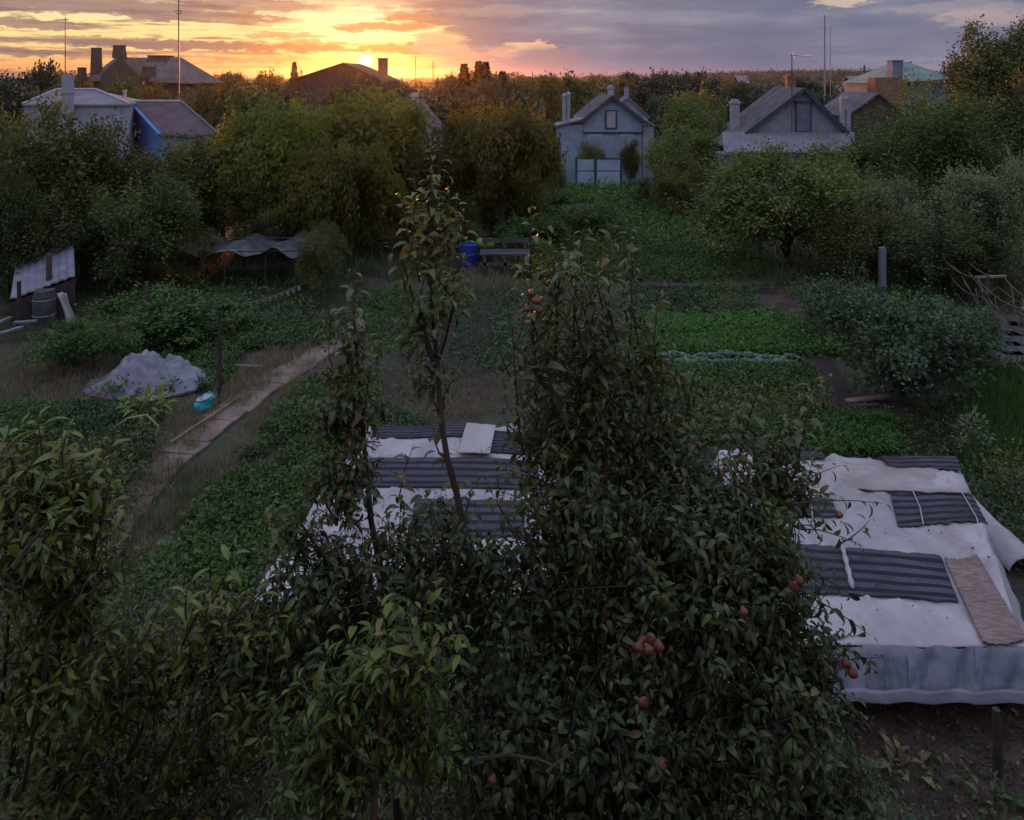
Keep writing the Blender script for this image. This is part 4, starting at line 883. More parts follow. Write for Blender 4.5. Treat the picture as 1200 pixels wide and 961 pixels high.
# ================================================================== CROPS AND GRASS
def quadpt(q, u, v): return (q[0] * ((1 - u) * (1 - v))[:, None] + q[1] * (u * (1 - v))[:, None] + q[2] * (u * v)[:, None] + q[3] * ((1 - u) * v)[:, None])
def crop(name, pts, rows, per_row, R, Hh, L, ls, mat, label, cat='crop', along='v', tmpl=T_DIAMOND, gap=.1, seed=1, upb=.8):
    g = np.random.default_rng(seed); q = np.array([list(p)[:2] + [0] for p in pts]); n = rows * per_row
    a_ = (np.repeat(np.arange(rows), per_row) + .5) / rows; b_ = (np.tile(np.arange(per_row), rows) + g.random(n) * .8) / per_row
    u, v = (a_, b_) if along == 'v' else (b_, a_)
    c = quadpt(q, np.clip(u, 0, 1), np.clip(v, 0, 1)); pn = np.array([mnoise.noise(Vector((float(q_[0]) * .55, float(q_[1]) * .45, seed))) for q_ in c]); keep = g.random(n) > gap + np.clip(-pn - .26, 0, 1) * 2.2; pn = pn[keep]; c = c[keep]; n = len(c); c[:, :2] += g.normal(size=(n, 2)) * R * .22
    ps = g.uniform(.55, 1.25, n) * (1 + .45 * pn); pt = np.clip(.5 * g.random(n) + .35 + .9 * pn, 0, 1); idx = np.repeat(np.arange(n), L); N = len(idx)
    d = g.normal(size=(N, 3)); d[:, 2] = np.abs(d[:, 2]); d = nrm(d); rad = g.uniform(.35, 1.05, N) * ps[idx]
    pos = c[idx] + d * rad[:, None] * np.array([R, R, Hh]) + np.array([0, 0, .04])
    dr = nrm(d * np.array([1, 1, .5]) + g.normal(size=(N, 3)) * .5); up = nrm(g.normal(size=(N, 3)) * .45 + np.array([0, 0, upb]))
    me = leaves_mesh(name, pos, dr, up, ls * g.uniform(.6, 1.25, N), np.clip(.5 * pt[idx] + .5 * g.random(N), 0, .999), tmpl, M[mat])
    return tag(link(name, me), label, cat, kind='stuff')
def grass(name, pts, n, h, mat, label, cat='grass', seed=3, w=.05, lean=.5):
    g = np.random.default_rng(seed); q = np.array([list(p)[:2] + [0] for p in pts]); nt = max(1, n // 14)
    c = quadpt(q, g.random(nt), g.random(nt)); idx = np.repeat(np.arange(nt), 14); N = len(idx); hs = g.uniform(.5, 1.3, nt); ht = g.random(nt)
    pos = c[idx] + g.normal(size=(N, 3)) * np.array([.07, .07, 0]) * (h / .2 + .3)
    dr = nrm(g.normal(size=(N, 3)) * lean * .6 + np.array([0, 0, 1])); up = rand_dirs(N)
    T = (np.array([(-.5, 0, 0), (.5, 0, 0), (.3, .6, .08), (0, 1, .25), (-.3, .6, .08)]) * np.array([w, 1, 1]), np.array([(0, 1, 2, 3), (0, 3, 4, 4)]))
    T = (np.array([(-.5, 0, 0), (.5, 0, 0), (.12, 1, .25), (-.12, 1, .25)]) * np.array([w, 1, 1]), np.array([(0, 1, 2, 3)]))
    me = leaves_mesh(name, pos, dr, up, h * hs[idx] * g.uniform(.5, 1.2, N), np.clip(.6 * ht[idx] + .4 * g.random(N), 0, .999), T, M[mat])
    return tag(link(name, me), label, cat, kind='stuff')

# left potato bed between the path and the pear trees
crop('potato_plants', [G(120, 735), G(350, 725), G(440, 448), G(366, 446)], 8, 46, .26, .30, 150, .075, 'crop', 'potato bed with low dark leaves right of the pink path', 'potato bed', seed=11, gap=.06)
crop('potato_plants', [G(345, 640), G(500, 640), G(505, 500), G(420, 460)], 4, 26, .26, .26, 90, .07, 'crop_dark', 'low plants behind the pear shoots beside the left covered bed', 'vegetable bed', seed=12)
# middle plots
crop('vegetable_rows', [G(515, 440), G(598, 440), G(606, 336), G(545, 336)], 5, 46, .16, .22, 26, .07, 'crop_dark', 'faint green vegetable rows on the dark middle plot', 'vegetable bed', seed=13)
crop('vegetable_rows', [G(560, 440), G(650, 440), G(650, 345), G(595, 345)], 4, 40, .26, .32, 50, .08, 'blue_green', 'bluish green onion rows right of the middle plot', 'onion bed', seed=14)
crop('vegetable_rows', [G(430, 420), G(480, 420), G(535, 345), G(500, 345)], 3, 30, .16, .25, 30, .08, 'crop', 'narrow green rows along the far end of the path', 'vegetable bed', seed=15)
# right hand beds from near to far
crop('carrot_plants', [G(960, 536), G(1062, 536), G(1040, 492), G(975, 492)], 7, 12, .24, .30, 130, .06, 'crop_bright', 'feathery bright green clump just behind the covered right bed', 'carrot bed', along='u', seed=16)
crop('bean_plants', [G(740, 520), G(965, 520), G(940, 466), G(745, 466)], 5, 22, .2, .40, 46, .085, 'yellow_plant', 'withered yellowish bean stalks behind the right covered bed', 'bean bed', along='u', seed=17, gap=.2)
crop('bean_plants', [G(740, 525), G(1000, 525), G(960, 462), G(745, 462)], 6, 30, .26, .34, 80, .08, 'crop_dark', 'dark green leaves under the withered bean stalks', 'bean bed', along='u', seed=18, gap=.1)
crop('bean_plants', [G(735, 466), G(965, 466), G(950, 436), G(735, 436)], 4, 34, .24, .32, 90, .085, 'crop', 'even green bean rows in front of the cabbages', 'bean bed', along='u', seed=19)
crop('carrot_plants', [G(735, 420), G(975, 420), G(955, 376), G(740, 376)], 7, 44, .26, .32, 80, .085, 'crop_bright', 'bright green carrot rows behind the cabbages', 'carrot bed', along='u', seed=20, gap=.04)
crop('potato_plants', [G(720, 376), G(905, 376), G(880, 341), G(725, 341)], 5, 30, .28, .34, 70, .09, 'crop_dark', 'dark potato rows beyond the carrot rows', 'potato bed', along='u', seed=21)
crop('onion_plants', [G(720, 332), G(900, 332), G(880, 306), G(725, 306)], 7, 44, .22, .30, 40, .10, 'crop', 'low even green rows between the two plank edges', 'onion bed', along='u', seed=22, gap=.02)
crop('onion_plants', [G(720, 300), G(890, 300), G(870, 292), G(725, 292)], 3, 36, .26, .36, 40, .11, 'crop', 'thin green strip behind the far plank edge', 'onion bed', along='u', seed=23)
crop('potato_plants', [G(655, 290), G(868, 290), G(860, 240), G(690, 240)], 13, 34, .42, .48, 60, .15, 'crop', 'wide green potato field beyond the beds', 'potato field', along='u', seed=24, gap=.03)
crop('potato_plants', [G(610, 244), G(830, 244), G(800, 224), G(650, 224)], 6, 26, .6, .7, 60, .2, 'crop_bright', 'taller bright green growth in front of the pale blue fence', 'maize field', along='u', seed=25, gap=.03)
crop('bean_plants', [G(590, 330), G(720, 330), G(715, 262), G(620, 262)], 8, 24, .4, .55, 70, .12, 'tree_green', 'dense leafy patch right of the old bench', 'bean bed', along='u', seed=26)
crop('garden_weeds', [G(385, 402), G(445, 402), G(500, 345), G(430, 345)], 6, 20, .24, .36, 60, .08, 'crop', 'green weeds closing over the far end of the path', 'weeds', seed=41)
# left side
crop('garden_weeds', [G(130, 470), G(270, 455), G(300, 400), G(180, 400)], 6, 22, .26, .32, 70, .08, 'crop', 'green weeds round the covered mound and the dark post', 'weeds', seed=27)
crop('garden_weeds', [G(280, 412), G(378, 408), G(405, 372), G(290, 372)], 7, 22, .22, .26, 60, .09, 'crop_dark', 'dark green bed left of the path behind the post', 'vegetable bed', seed=28, along='u')
crop('vegetable_rows', [G(205, 368), G(370, 368), G(405, 318), G(235, 318)], 8, 26, .2, .22, 24, .11, 'crop_dark', 'faint rows on the dark plot under the grey film roof', 'vegetable bed', along='u', seed=29)
crop('strawberry_plants', [G(0, 520), G(175, 520), G(190, 480), G(0, 480)], 7, 30, .22, .22, 60, .075, 'crop_dark', 'dark low bed left of the path behind the yellow green twigs', 'strawberry bed', along='u', seed=30, gap=.15)
crop('garden_weeds', [G(0, 640), G(110, 640), G(190, 520), G(0, 520)], 9, 30, .26, .3, 60, .075, 'dark_leaf', 'dark weeds under the yellow green twigs on the left', 'weeds', along='u', seed=31, gap=.1)
crop('garden_weeds', [G(960, 420), G(1120, 420), G(1090, 345), G(940, 345)], 9, 20, .4, .5, 60, .11, 'tree_green', 'rank weeds between the mulch strip and the trellis', 'weeds', along='u', seed=32)
crop('garden_weeds', [G(1050, 530), G(1140, 560), G(1150, 480), G(1060, 490)], 5, 14, .25, .22, 50, .07, 'dark_leaf', 'dark weeds at the foot of the large blue green bush', 'weeds', seed=33)
crop('garden_weeds', [G(1130, 640), G(1260, 700), G(1260, 500), G(1140, 520)], 7, 20, .22, .26, 60, .07, 'crop_dark', 'low green weeds at the right end of the covered bed', 'weeds', seed=34)
def base_grass():
    grass('dry_grass', [G(0, 478), G(118, 478), G(140, 425), G(0, 420)], 5200, .18, 'dry_grass', 'dry straw coloured grass at the left edge', 'dry grass', w=.07)
    grass('dry_grass', [G(95, 640), G(150, 640), G(260, 480), G(215, 470)], 5000, .16, 'dry_grass', 'dry grass along the left side of the pink path', 'dry grass', seed=4, w=.08)
    grass('dry_grass', [G(240, 478), G(290, 478), G(385, 395), G(330, 398)], 4200, .22, 'dry_grass', 'dry tufts between the dark post and the path', 'dry grass', seed=5, w=.07)
    grass('dry_grass', [G(135, 665), G(175, 650), G(380, 418), G(364, 418)], 5000, .12, 'dry_grass', 'dry grass edge on the right side of the path', 'dry grass', seed=6, w=.09)
    grass('dry_grass', [G(375, 492), G(592, 486), G(600, 440), G(372, 430)], 8000, .15, 'dry_grass', 'pale dry grass strip crossing in front of the middle plot', 'dry grass', seed=7, w=.07)
    grass('dry_grass', [G(530, 345), G(600, 345), G(600, 315), G(545, 315)], 3000, .3, 'dry_grass', 'reddish dry growth under the old bench', 'dry grass', seed=8, w=.1)
    grass('dry_grass', [G(740, 340), G(905, 340), G(895, 334), G(740, 334)], 1500, .2, 'dry_grass', 'dry grass along the near plank edge', 'dry grass', seed=9, w=.1)
    grass('grass', [G(1125, 560), G(1215, 560), G(1200, 440), G(1130, 430)], 6000, .42, 'crop', 'tall green grass at the right beside the wire trellis', 'grass', seed=10, w=.05)
    grass('grass', [G(1000, 990), G(1240, 990), G(1230, 860), G(1000, 880)], 5500, .12, 'grass', 'thin grass on the reddish soil in the lower right corner', 'grass', seed=11, w=.06)
    grass('grass', [G(0, 430), G(420, 400), G(430, 300), G(0, 300)], 14000, .28, 'grass', 'rough grass of the left gardens', 'grass', seed=12, w=.08)
    grass('grass', [G(0, 960), G(1000, 960), G(900, 520), G(120, 560)], 30000, .20, 'grass', 'rough grass under the foreground trees', 'grass', seed=13, w=.06)
    grass('grass', [G(380, 330), G(760, 330), G(760, 225), G(420, 225)], 14000, .5, 'grass', 'rough grass round the blue barrel and old bench', 'grass', seed=14, w=.08)
    grass('grass', [G(860, 340), G(1240, 420), G(1160, 235), G(830, 235)], 14000, .4, 'grass', 'rough grass under the right hand trees', 'grass', seed=15, w=.08)
base_grass()
def litter():
    g = np.random.default_rng(5); q = np.array([list(G(1000, 990)), list(G(1260, 990)), list(G(1230, 825)), list(G(1000, 830))]); n = 420
    c = quadpt(q, g.random(n), g.random(n)); c[:, 2] = .05 + g.random(n) * .04
    me = leaves_mesh('leaf_litter', c, rand_dirs(n) * np.array([1, 1, .15]), rand_dirs(n, 2.5), g.uniform(.03, .11, n), g.random(n), T_MID, M['litter']); tag(link('leaf_litter', me), 'fallen leaves scattered on the reddish soil', 'leaf litter', kind='stuff')
    n = 900; c = quadpt(q, g.random(n), g.random(n)); m = MB()
    for p in c:
        r = g.uniform(.008, .03); m.add([Vector(p) + Vector((sx * r * g.uniform(.6, 1.3), sy * r * g.uniform(.6, 1.3), .05 + sz * r * .7)) for sx, sy, sz in ((1, 0, 0), (0, 1, 0), (-1, 0, 0), (0, -1, 0), (0, 0, 1))], [(0, 1, 4), (1, 2, 4), (2, 3, 4), (3, 0, 4)])
    tag(m.build('soil_clods', M['soil_red']), 'small clods and pebbles on the reddish soil', 'clods', kind='stuff')
litter()

# single plants
def single(name, c, n, R, Hh, ls, mat, label, cat, group=None, stem=True, tmpl=T_MID, seed=0, z0=.0, erect=.3):
    g = np.random.default_rng(seed + 100); o = empty(name, c); d = g.normal(size=(n, 3)); d[:, 2] = np.abs(d[:, 2]) + erect; d = nrm(d); rad = g.uniform(.3, 1, n) ** .7
    pos = d * rad[:, None] * np.array([R, R, Hh]) + np.array([0, 0, z0]); dr = nrm(d + g.normal(size=(n, 3)) * .35); up = nrm(g.normal(size=(n, 3)) * .3 + np.array([0, 0, 1]))
    link('leaves', leaves_mesh('leaves', pos, dr, up, ls * g.uniform(.6, 1.2, n), g.random(n), tmpl, M[mat]), o)
    if stem:
        m = MB()
        for k in range(5):
            q = pos[g.integers(0, n)]; m.tube([(0, 0, -.02), (q[0] * .4, q[1] * .4, q[2] * .6), tuple(q)], [.018, .012, .005], 5)
        m.build('stem', M['bark_pale'], o)
    return tag(o, label, cat, group)
# cabbages: rosette of broad leaves round a head
def cabbage_proto():
    out = []
    for s_ in range(3):
        g = np.random.default_rng(s_); n = 15; a_ = np.arange(n) * 2.4 + g.uniform(0, .4, n); el = np.linspace(.15, 1.1, n)
        d = np.stack([np.cos(a_) * np.cos(el), np.sin(a_) * np.cos(el), np.sin(el)], 1); pos = d * np.array([.05, .05, .03]) + np.array([0, 0, .07]); up = nrm(np.array([0, 0, 1.0]) - d * .3)
        T = template(4, .85, .5, .25); me = leaves_mesh('leaves', pos, d, up, np.linspace(.30, .14, n), g.random(n), T, M['cabbage'])
        m = MB(); m.lathe((0, 0, .05), [(.03, 0), (.09, .04), (.11, .10), (.08, .17), (.02, .2)], 9); out.append((me, m.mesh('head', M['cabbage'], True)))
    return out
CB = cabbage_proto(); ORD = 'first second third fourth fifth sixth seventh eighth ninth tenth eleventh twelfth thirteenth fourteenth'.split()
for row, (y, x0, x1, nn) in enumerate(((433, 738, 930, 14), (425, 736, 925, 14))):
    for k in range(nn):
        p = G(x0 + (x1 - x0) * k / (nn - 1) + random.uniform(-3, 3), y + random.uniform(-1.5, 1.5)); s_ = random.uniform(.85, 1.2); o = empty('cabbage', p, random.uniform(0, 6), (s_, s_, s_)); a_, b_ = random.choice(CB)
        link('leaves', a_, o); link('head', b_, o); tag(o, '%s cabbage from the left in the %s row' % (ORD[k], 'front' if row == 0 else 'back'), 'cabbage', 'cabbages in two rows across the right beds')
single('dill_plant', G(852, 372), 200, .32, 1.1, .06, 'yellow_plant', 'yellow flowering dill left one of the pair behind the carrots', 'dill', seed=1)
single('dill_plant', G(912, 378), 160, .25, .8, .06, 'yellow_plant', 'smaller yellow green dill beside the mulch strip', 'dill', seed=2)
single('dill_plant', G(962, 492), 260, .36, 1.0, .06, 'yellow_plant', 'tall yellow green plant left of the feathery carrot clump', 'dill', seed=3)
single('dill_plant', G(938, 490), 90, .2, .55, .06, 'yellow_plant', 'orange yellow withered plant between the beans and the carrots', 'dill', seed=4)
single('mullein_plant', G(1140, 540), 260, .36, .95, .11, 'tree_silver', 'silvery leaved plant behind the covered bed near the right edge', 'plant', seed=5)
single('goldenrod_plant', G(1185, 590), 420, .45, 1.05, .07, 'yellow_plant', 'yellow leaved plant at the right edge beside the covered bed', 'plant', seed=6)
single('horseradish_plant', G(172, 488), 60, .5, .5, .34, 'lime_leaf', 'broad yellow green leaves in front of the covered mound', 'plant', seed=7, tmpl=T_LONG)
single('horseradish_plant', G(120, 470), 30, .3, .32, .24, 'crop', 'smaller broad leaved plant at the left foot of the mound', 'plant', seed=8, tmpl=T_LONG)
single('squash_plant', G(1050, 905), 26, .35, .2, .16, 'litter', 'pale yellowish leaves lying on the reddish soil', 'plant', seed=9, stem=False)
single('squash_plant', G(1165, 945), 24, .3, .15, .15, 'crop', 'small green plant in the lower right corner', 'plant', seed=10, stem=False)
single('young_sapling', G(1000, 350), 200, .5, 1.5, .13, 'blue_green', 'pale young sapling beside the brown mulch strip', 'sapling', seed=11)

# ================================================================== GARDEN THINGS
def plank(name, a_, b_, w, h, mat, label, cat='plank', group=None):
    a_, b_ = Vector(a_), Vector(b_); c = (a_ + b_) / 2; m = MB(); m.bar(a_ - c, b_ - c, w, h); o = m.build(name, M[mat]); o.location = c; return tag(o, label, cat, group)
plank('bed_plank', G(735, 337, .1), G(905, 341, .1), .05, .2, 'wood_grey', 'grey plank edging the low green rows on the near side')
plank('bed_plank', G(735, 302, .1), G(892, 304, .1), .05, .2, 'wood_dark', 'dark plank edging the low green rows on the far side')
plank('loose_board', G(992, 470, .05), G(1042, 464, .08), .16, .04, 'wood_tan', 'pale board lying at the foot of the large blue green bush', 'board')
plank('loose_board', G(996, 476, .04), G(1030, 474, .04), .12, .04, 'wood_grey', 'second grey board lying beside the pale one under the bush', 'board')
plank('path_kerb', G(198, 522, .06), G(282, 466, .06), .05, .10, 'wood_tan', 'thin wooden edging along the left of the path', 'edging')
plank('loose_board', G(262, 428, .12), G(312, 430, .08), .09, .05, 'wood_tan', 'pale board lying behind the dark post', 'board')
def post(x, y, top, d=None, r=.035, mat='wood_dark', label='', name='post', cat='post', square=False):
    p = G(x, y); zt = HC - (top - HOR) * p.y / F; m = MB()
    if square: m.box((0, 0, zt / 2), (r * 2, r * 2, zt))
    else: m.tube([(0, 0, -.1), (.01, 0, zt * .5), (.0, .01, zt)], [r, r * .95, r * .85], 8)
    o = m.build(name, M[mat]); o.location = p; return tag(o, label, cat)
post(257, 470, 365, r=.045, label='dark lone post standing beside the pink path', name='garden_post')
post(1034, 352, 290, r=.085, mat='steel', label='pale grey square post behind the blue green bush', name='concrete_post', square=True)
post(1168, 915, 832, r=.045, label='dark short post in the lower right corner below the covered bed', name='support_post')
post(172, 400, 330, r=.06, mat='bark', label='leaning dark stake behind the green bush', name='garden_stake')
post(57, 372, 298, r=.09, mat='bark', label='bare trunk post in front of the lean-to shed', name='trunk_post')
post(22, 385, 330, r=.06, label='black short post at the left corner of the lean-to shed', name='garden_post')

# lean-to shed with a pale sheet roof
def shed():
    o = empty('lean_to_shed', G(50, 372)); d = o.location.y; L = lambda p: Vector(p) - o.location
    A, B_, C_, D = P(12, 350, d - .6), P(88, 322, d - .1), P(86, 283, d + 2.2), P(20, 300, d + 2.0)
    m = MB(); slab_roof(m, L(A), L(B_), L(C_), L(D), .04, 8, .02); m.build('roof', M['shed_sheet'], o)
    m = MB(); z = lambda v: L(v) - Vector((0, 0, .1)); fl = lambda v: Vector((L(v).x, L(v).y, 0))
    ins = lambda v: z(v)
    m.add([fl(A), fl(B_), z(B_), z(A), fl(D), fl(C_), z(C_), z(D)], [(0, 1, 2, 3), (1, 5, 6, 2), (5, 4, 7, 6), (4, 0, 3, 7)]); m.build('wall', M['wood_dark'], o)
    tag(o, 'small lean-to shed with a pale lavender sheet roof under the left trees', 'shed')
    p = G(52, 378); o = empty('water_barrel', p); m = MB(); m.lathe((0, 0, 0), [(.26, 0), (.29, .25), (.3, .5), (.29, .75), (.26, .9), (.27, .92), (.24, .93)], 18); m.build('drum', M['wood_grey'], o)
    m = MB()
    for zz in (.22, .66): m.lathe((0, 0, zz), [(.295, 0), (.31, .015), (.295, .03)], 18)
    m.build('hoop', M['steel'], o); tag(o, 'grey barrel standing in front of the lean-to shed', 'barrel')
    p = G(74, 381); o = empty('hanging_cloth', p); m = MB()
    def fn(u, v): return Vector((-.12 + .30 * u + (1 - v) * .32 - .1, .06 * math.sin(u * 9 + v * 3) + .05 * v, .05 + .85 * v))
    m.grid(fn, 14, 10, .012); m.build('cloth', M['white_cloth'], o, True); tag(o, 'white cloth hanging beside the grey barrel', 'cloth')
    for k, (x0, y0, x1, y1, lb) in enumerate(((0, 392, 26, 383, 'white board lying at the left edge before the shed'), (2, 378, 12, 372, 'short thick white board at the far left edge'), (20, 378, 43, 376, 'second white board lying right of the first'))): plank('white_board', G(x0 - 4, y0, .25), G(x1, y1, .25), .12, .05, 'shed_sheet', lb, 'board')
shed()
def pale_wall():
    p = P(8, 262, 27); m = MB(); m.box((0, 0, (HC - (236 - HOR) * 27 / F) / 2), (1.9, .12, HC - (236 - HOR) * 27 / F)); o = m.build('pale_wall', M['plaster']); o.location = (p.x, 27, 0); tag(o, 'pale wall glimpsed through the leaves at the left edge', 'wall')
pale_wall()

# mound under a pale cloth
def drape(name, cx, cy, rx, ry, h, mat, label, cat, seed=0, rz=0.0, bumps=((0, 0, 1, 1, 1),), wr=.06):
    m = MB(); n = 80
    def fn(u, v):
        x, y = (u * 2 - 1), (v * 2 - 1); z = 0
        for (bx, by, sx, sy, bh) in bumps:
            z = max(z, bh * math.exp(-(((x - bx) / sx / .62) ** 2) ** 1.3 - (((y - by) / sy / .62) ** 2) ** 1.3))
        r = math.sqrt(x * x + y * y); e = max(0, 1 - r ** 4) if r < 1 else 0
        wv = wr * (1.1 * (1 - abs(mnoise.noise(Vector((x * 3 + y * 2, y * 3 - x, seed + 11)))) * 2) ** 3 * .6 + .4 * (1 - abs(mnoise.noise(Vector((x * 8 - y * 3, y * 5 + x * 2, seed + 15)))) * 2) ** 3 * .6 + mnoise.noise(Vector((x * 4, y * 4, seed))) + .6 * mnoise.noise(Vector((x * 9 + y * 3, y * 8, seed + 3))) + .5 * abs(mnoise.noise(Vector((x * 6 - y * 5, y * 2, seed + 7)))))
        k = 1.0 / max(1, r) if r > 1 else 1
        jr = 1 + .12 * mnoise.noise(Vector((x * 2, y * 2, seed + 5)))
        return Vector((x * rx * k * jr, y * ry * k * jr, max(.02, h * z * 1 + wv * (.3 + z)) + .015))
    m.grid(fn, n, n, .01); o = m.build(name, M[mat], smooth=True); o.location = (cx, cy, 0); o.rotation_euler = (0, 0, rz); return tag(o, label, cat)
p = G(163, 462)
drape('covered_mound', p.x, p.y + .55, 1.4, .95, .62, 'shed_sheet', 'pale cloth covering a garden heap left of the path', 'covered heap', 2, .02, ((-.15, 0, .75, .9, 1.0), (.62, -.1, .45, .7, .52), (.35, 0, .5, .8, .8)), .10)
def cyan_bag():
    p = G(238, 478); m = MB(); n = 16
    def fn(u, v):
        a_ = u * 2 * PI; z = v; r = .20 * (1 - .15 * z) * (1 + .15 * math.sin(3 * a_ + z * 4) + .1 * mnoise.noise(Vector((math.cos(a_) * 2, math.sin(a_) * 2, z * 4)))) * (1 if z < .85 else .75)
        return Vector((math.cos(a_) * r * 1.35 + z * .1, math.sin(a_) * r, .02 + z * .34 + .04 * math.sin(a_) * z))
    m.grid(fn, 24, 8); o = empty('cyan_bag', p); m.build('bag', M['cyan_plastic'], o, True); m = MB(); m.tube([(.0, -.1, .34), (.1, -.12, .5), (.25, -.05, .48), (.28, .0, .34)], .012, 6); m.build('handle', M['cyan_plastic'], o)
    m = MB(); m.lathe((.1, 0, .30), [(.01, 0), (.2, .02), (.2, .05), (.02, .06)], 14); m.build('lining', M['trim_white'], o); o.rotation_euler = (0, -.25, .4); o.scale = (.85, .8, .62); tag(o, 'bright cyan plastic bag at the right end of the covered mound', 'bag')
cyan_bag()
def hoses():
    for pts, lb in (([G(128, 505, .1), G(150, 490, .35), G(172, 486, .4), G(186, 500, .2), G(180, 515, .05), G(162, 524, .05)], 'thin bent hoop of hose in front of the covered mound'), ([G(125, 507, .04), G(140, 500, .06), G(158, 488, .08)], 'thin pale stick lying before the mound')):
        c = pts[0].copy(); m = MB(); m.tube([q - c for q in pts], .018, 6); o = m.build('garden_hose' if 'hose' in lb else 'stick', M['hose'], smooth=True); o.location = c; tag(o, lb, 'hose' if 'hose' in lb else 'stick')
hoses()
# grey film over a frame
def film_roof():
    d = 26.0; o = empty('film_frame', G(290, 340)); d = o.location.y; L = lambda p: Vector(p) - o.location; k = lambda x, dd: (x - CX) * dd / F
    x0, x1 = k(207, d), k(352, d); z = HC - (293 - HOR) * d / F; m = MB()
    def fn(u, v): 
        return L((x0 + (x1 - x0) * u + v * .4, d + 2.0 * v, z + .10 * v * min(1, u * 4) - .20 * math.sin(u * PI * 2.6) ** 2 + .16 * mnoise.noise(Vector((u * 7, v * 3, 1))) + (0.0 if u > .12 else .08 - u * .3)))
    m.grid(fn, 40, 8, .01); m.build('film', M['film'], o, True); m = MB()
    for xx in (215, 262, 310, 348):
        for dd in (.1, 1.9): m2 = MB(); m2.box(L((k(xx, d), d + dd, (z - .22) / 2)), (.04, .04, z - .22)); m2.build('post', M['wood_dark'], o)
    m.bar(L((x0 - .1, d + .1, z - .09)), L((x1, d + .1, z - .05)), .04, .04); m.bar(L((x0, d + 1.9, z - .02)), L((x1 + .5, d + 1.9, z)), .04, .04); m.build('rail', M['wood_grey'], o)
    tag(o, 'grey plastic film stretched over a low post frame under the walnut trees', 'shelter')
film_roof()
r_ = wire_line('flag_rope', P(284, 356, 21.8), P(404, 300, 25.5), .25, 'rope with pale scraps hanging over the dark left plot', .014, 'rope', 'rope')
def scraps():
    m = MB()
    A, Bq = P(284, 356, 21.8), P(404, 300, 25.5); c = (A + Bq) / 2
    for k in range(9):
        t = .06 + k * .055; q = A.lerp(Bq, t) - Vector((0, 0, .25 * 4 * t * (1 - t))) - c; h = random.uniform(.07, .16); m2 = MB(); m2.add([q, q + Vector((.07, 0, .0)), q + Vector((.08, .03, -h)), q + Vector((.01, .02, -h * .8))], [(0, 1, 2, 3)]); m2.v += [(x, y + .004, z) for x, y, z in m2.v]; m2.f.append((7, 6, 5, 4)); m2.build('rag', M['trim_white'], r_)
scraps()
# blue barrel, lime buckets, old bench
def barrel():
    p = G(549, 318); o = empty('blue_barrel', p); m = MB(); m.lathe((0, 0, 0), [(.30, 0), (.34, .06), (.34, .30), (.355, .32), (.34, .35), (.34, .62), (.355, .64), (.34, .67), (.33, .96), (.30, 1.0), (.02, .99)], 20); m.build('drum', M['blue_plastic'], o, False)
    m = MB(); m.lathe((0, 0, 0), [(.345, .96), (.36, .975), (.345, .99)], 20); m.build('rim', M['blue_plastic'], o); tag(o, 'bright blue plastic barrel left of the old bench', 'barrel')
    for k, (x, lb) in enumerate(((563, 'lime green ball shaped bucket next to the blue barrel'), (573.5, 'second lime green bucket standing nearer the old bench'))):
        q = G(x, 318); o = empty('lime_bucket', (q.x, q.y + .5, 0)); m = MB(); m.lathe((0, 0, .72), [(.10, 0), (.17, .06), (.19, .18), (.17, .28), (.12, .34), (.03, .35)], 14); m.build('tub', M['lime_plastic'], o, True); m = MB(); m.lathe((0, 0, 0), [(.12, 0), (.12, .71)], 8); m.build('stand', M['wood_dark'], o); tag(o, lb, 'bucket')
barrel()
def bench():
    p = G(592, 326); o = empty('old_bench', p); d = p.y; k = lambda x: (x - 592) * d / F; z = lambda y: HC - (y - HOR) * d / F
    zt = z(298)
    for j in range(4): m = MB(); m.box((0, j * .19, zt + .0 + j * .005), (k(622) - k(562), .17, .045), rz=.0); m.build('slat', M['wood_grey'], o)
    for xx in (568, 592, 616): m = MB(); m.box((k(xx), -.05, zt / 2), (.10, .10, zt - .05)); m.build('leg', M['wood_grey'], o); m = MB(); m.box((k(xx), .62, (z(284)) / 2), (.08, .08, z(284))); m.build('leg', M['wood_grey'], o)
    m = MB(); m.box((0, -.08, z(309)), (k(622) - k(562), .04, .12)); m.build('apron', M['wood_grey'], o)
    m = MB(); m.box((0, .56, z(286)), (k(620) - k(564), .04, .14)); m.build('backrest', M['wood_grey'], o)
    tag(o, 'old grey plank table with a rail beside the blue barrel', 'bench')
bench()
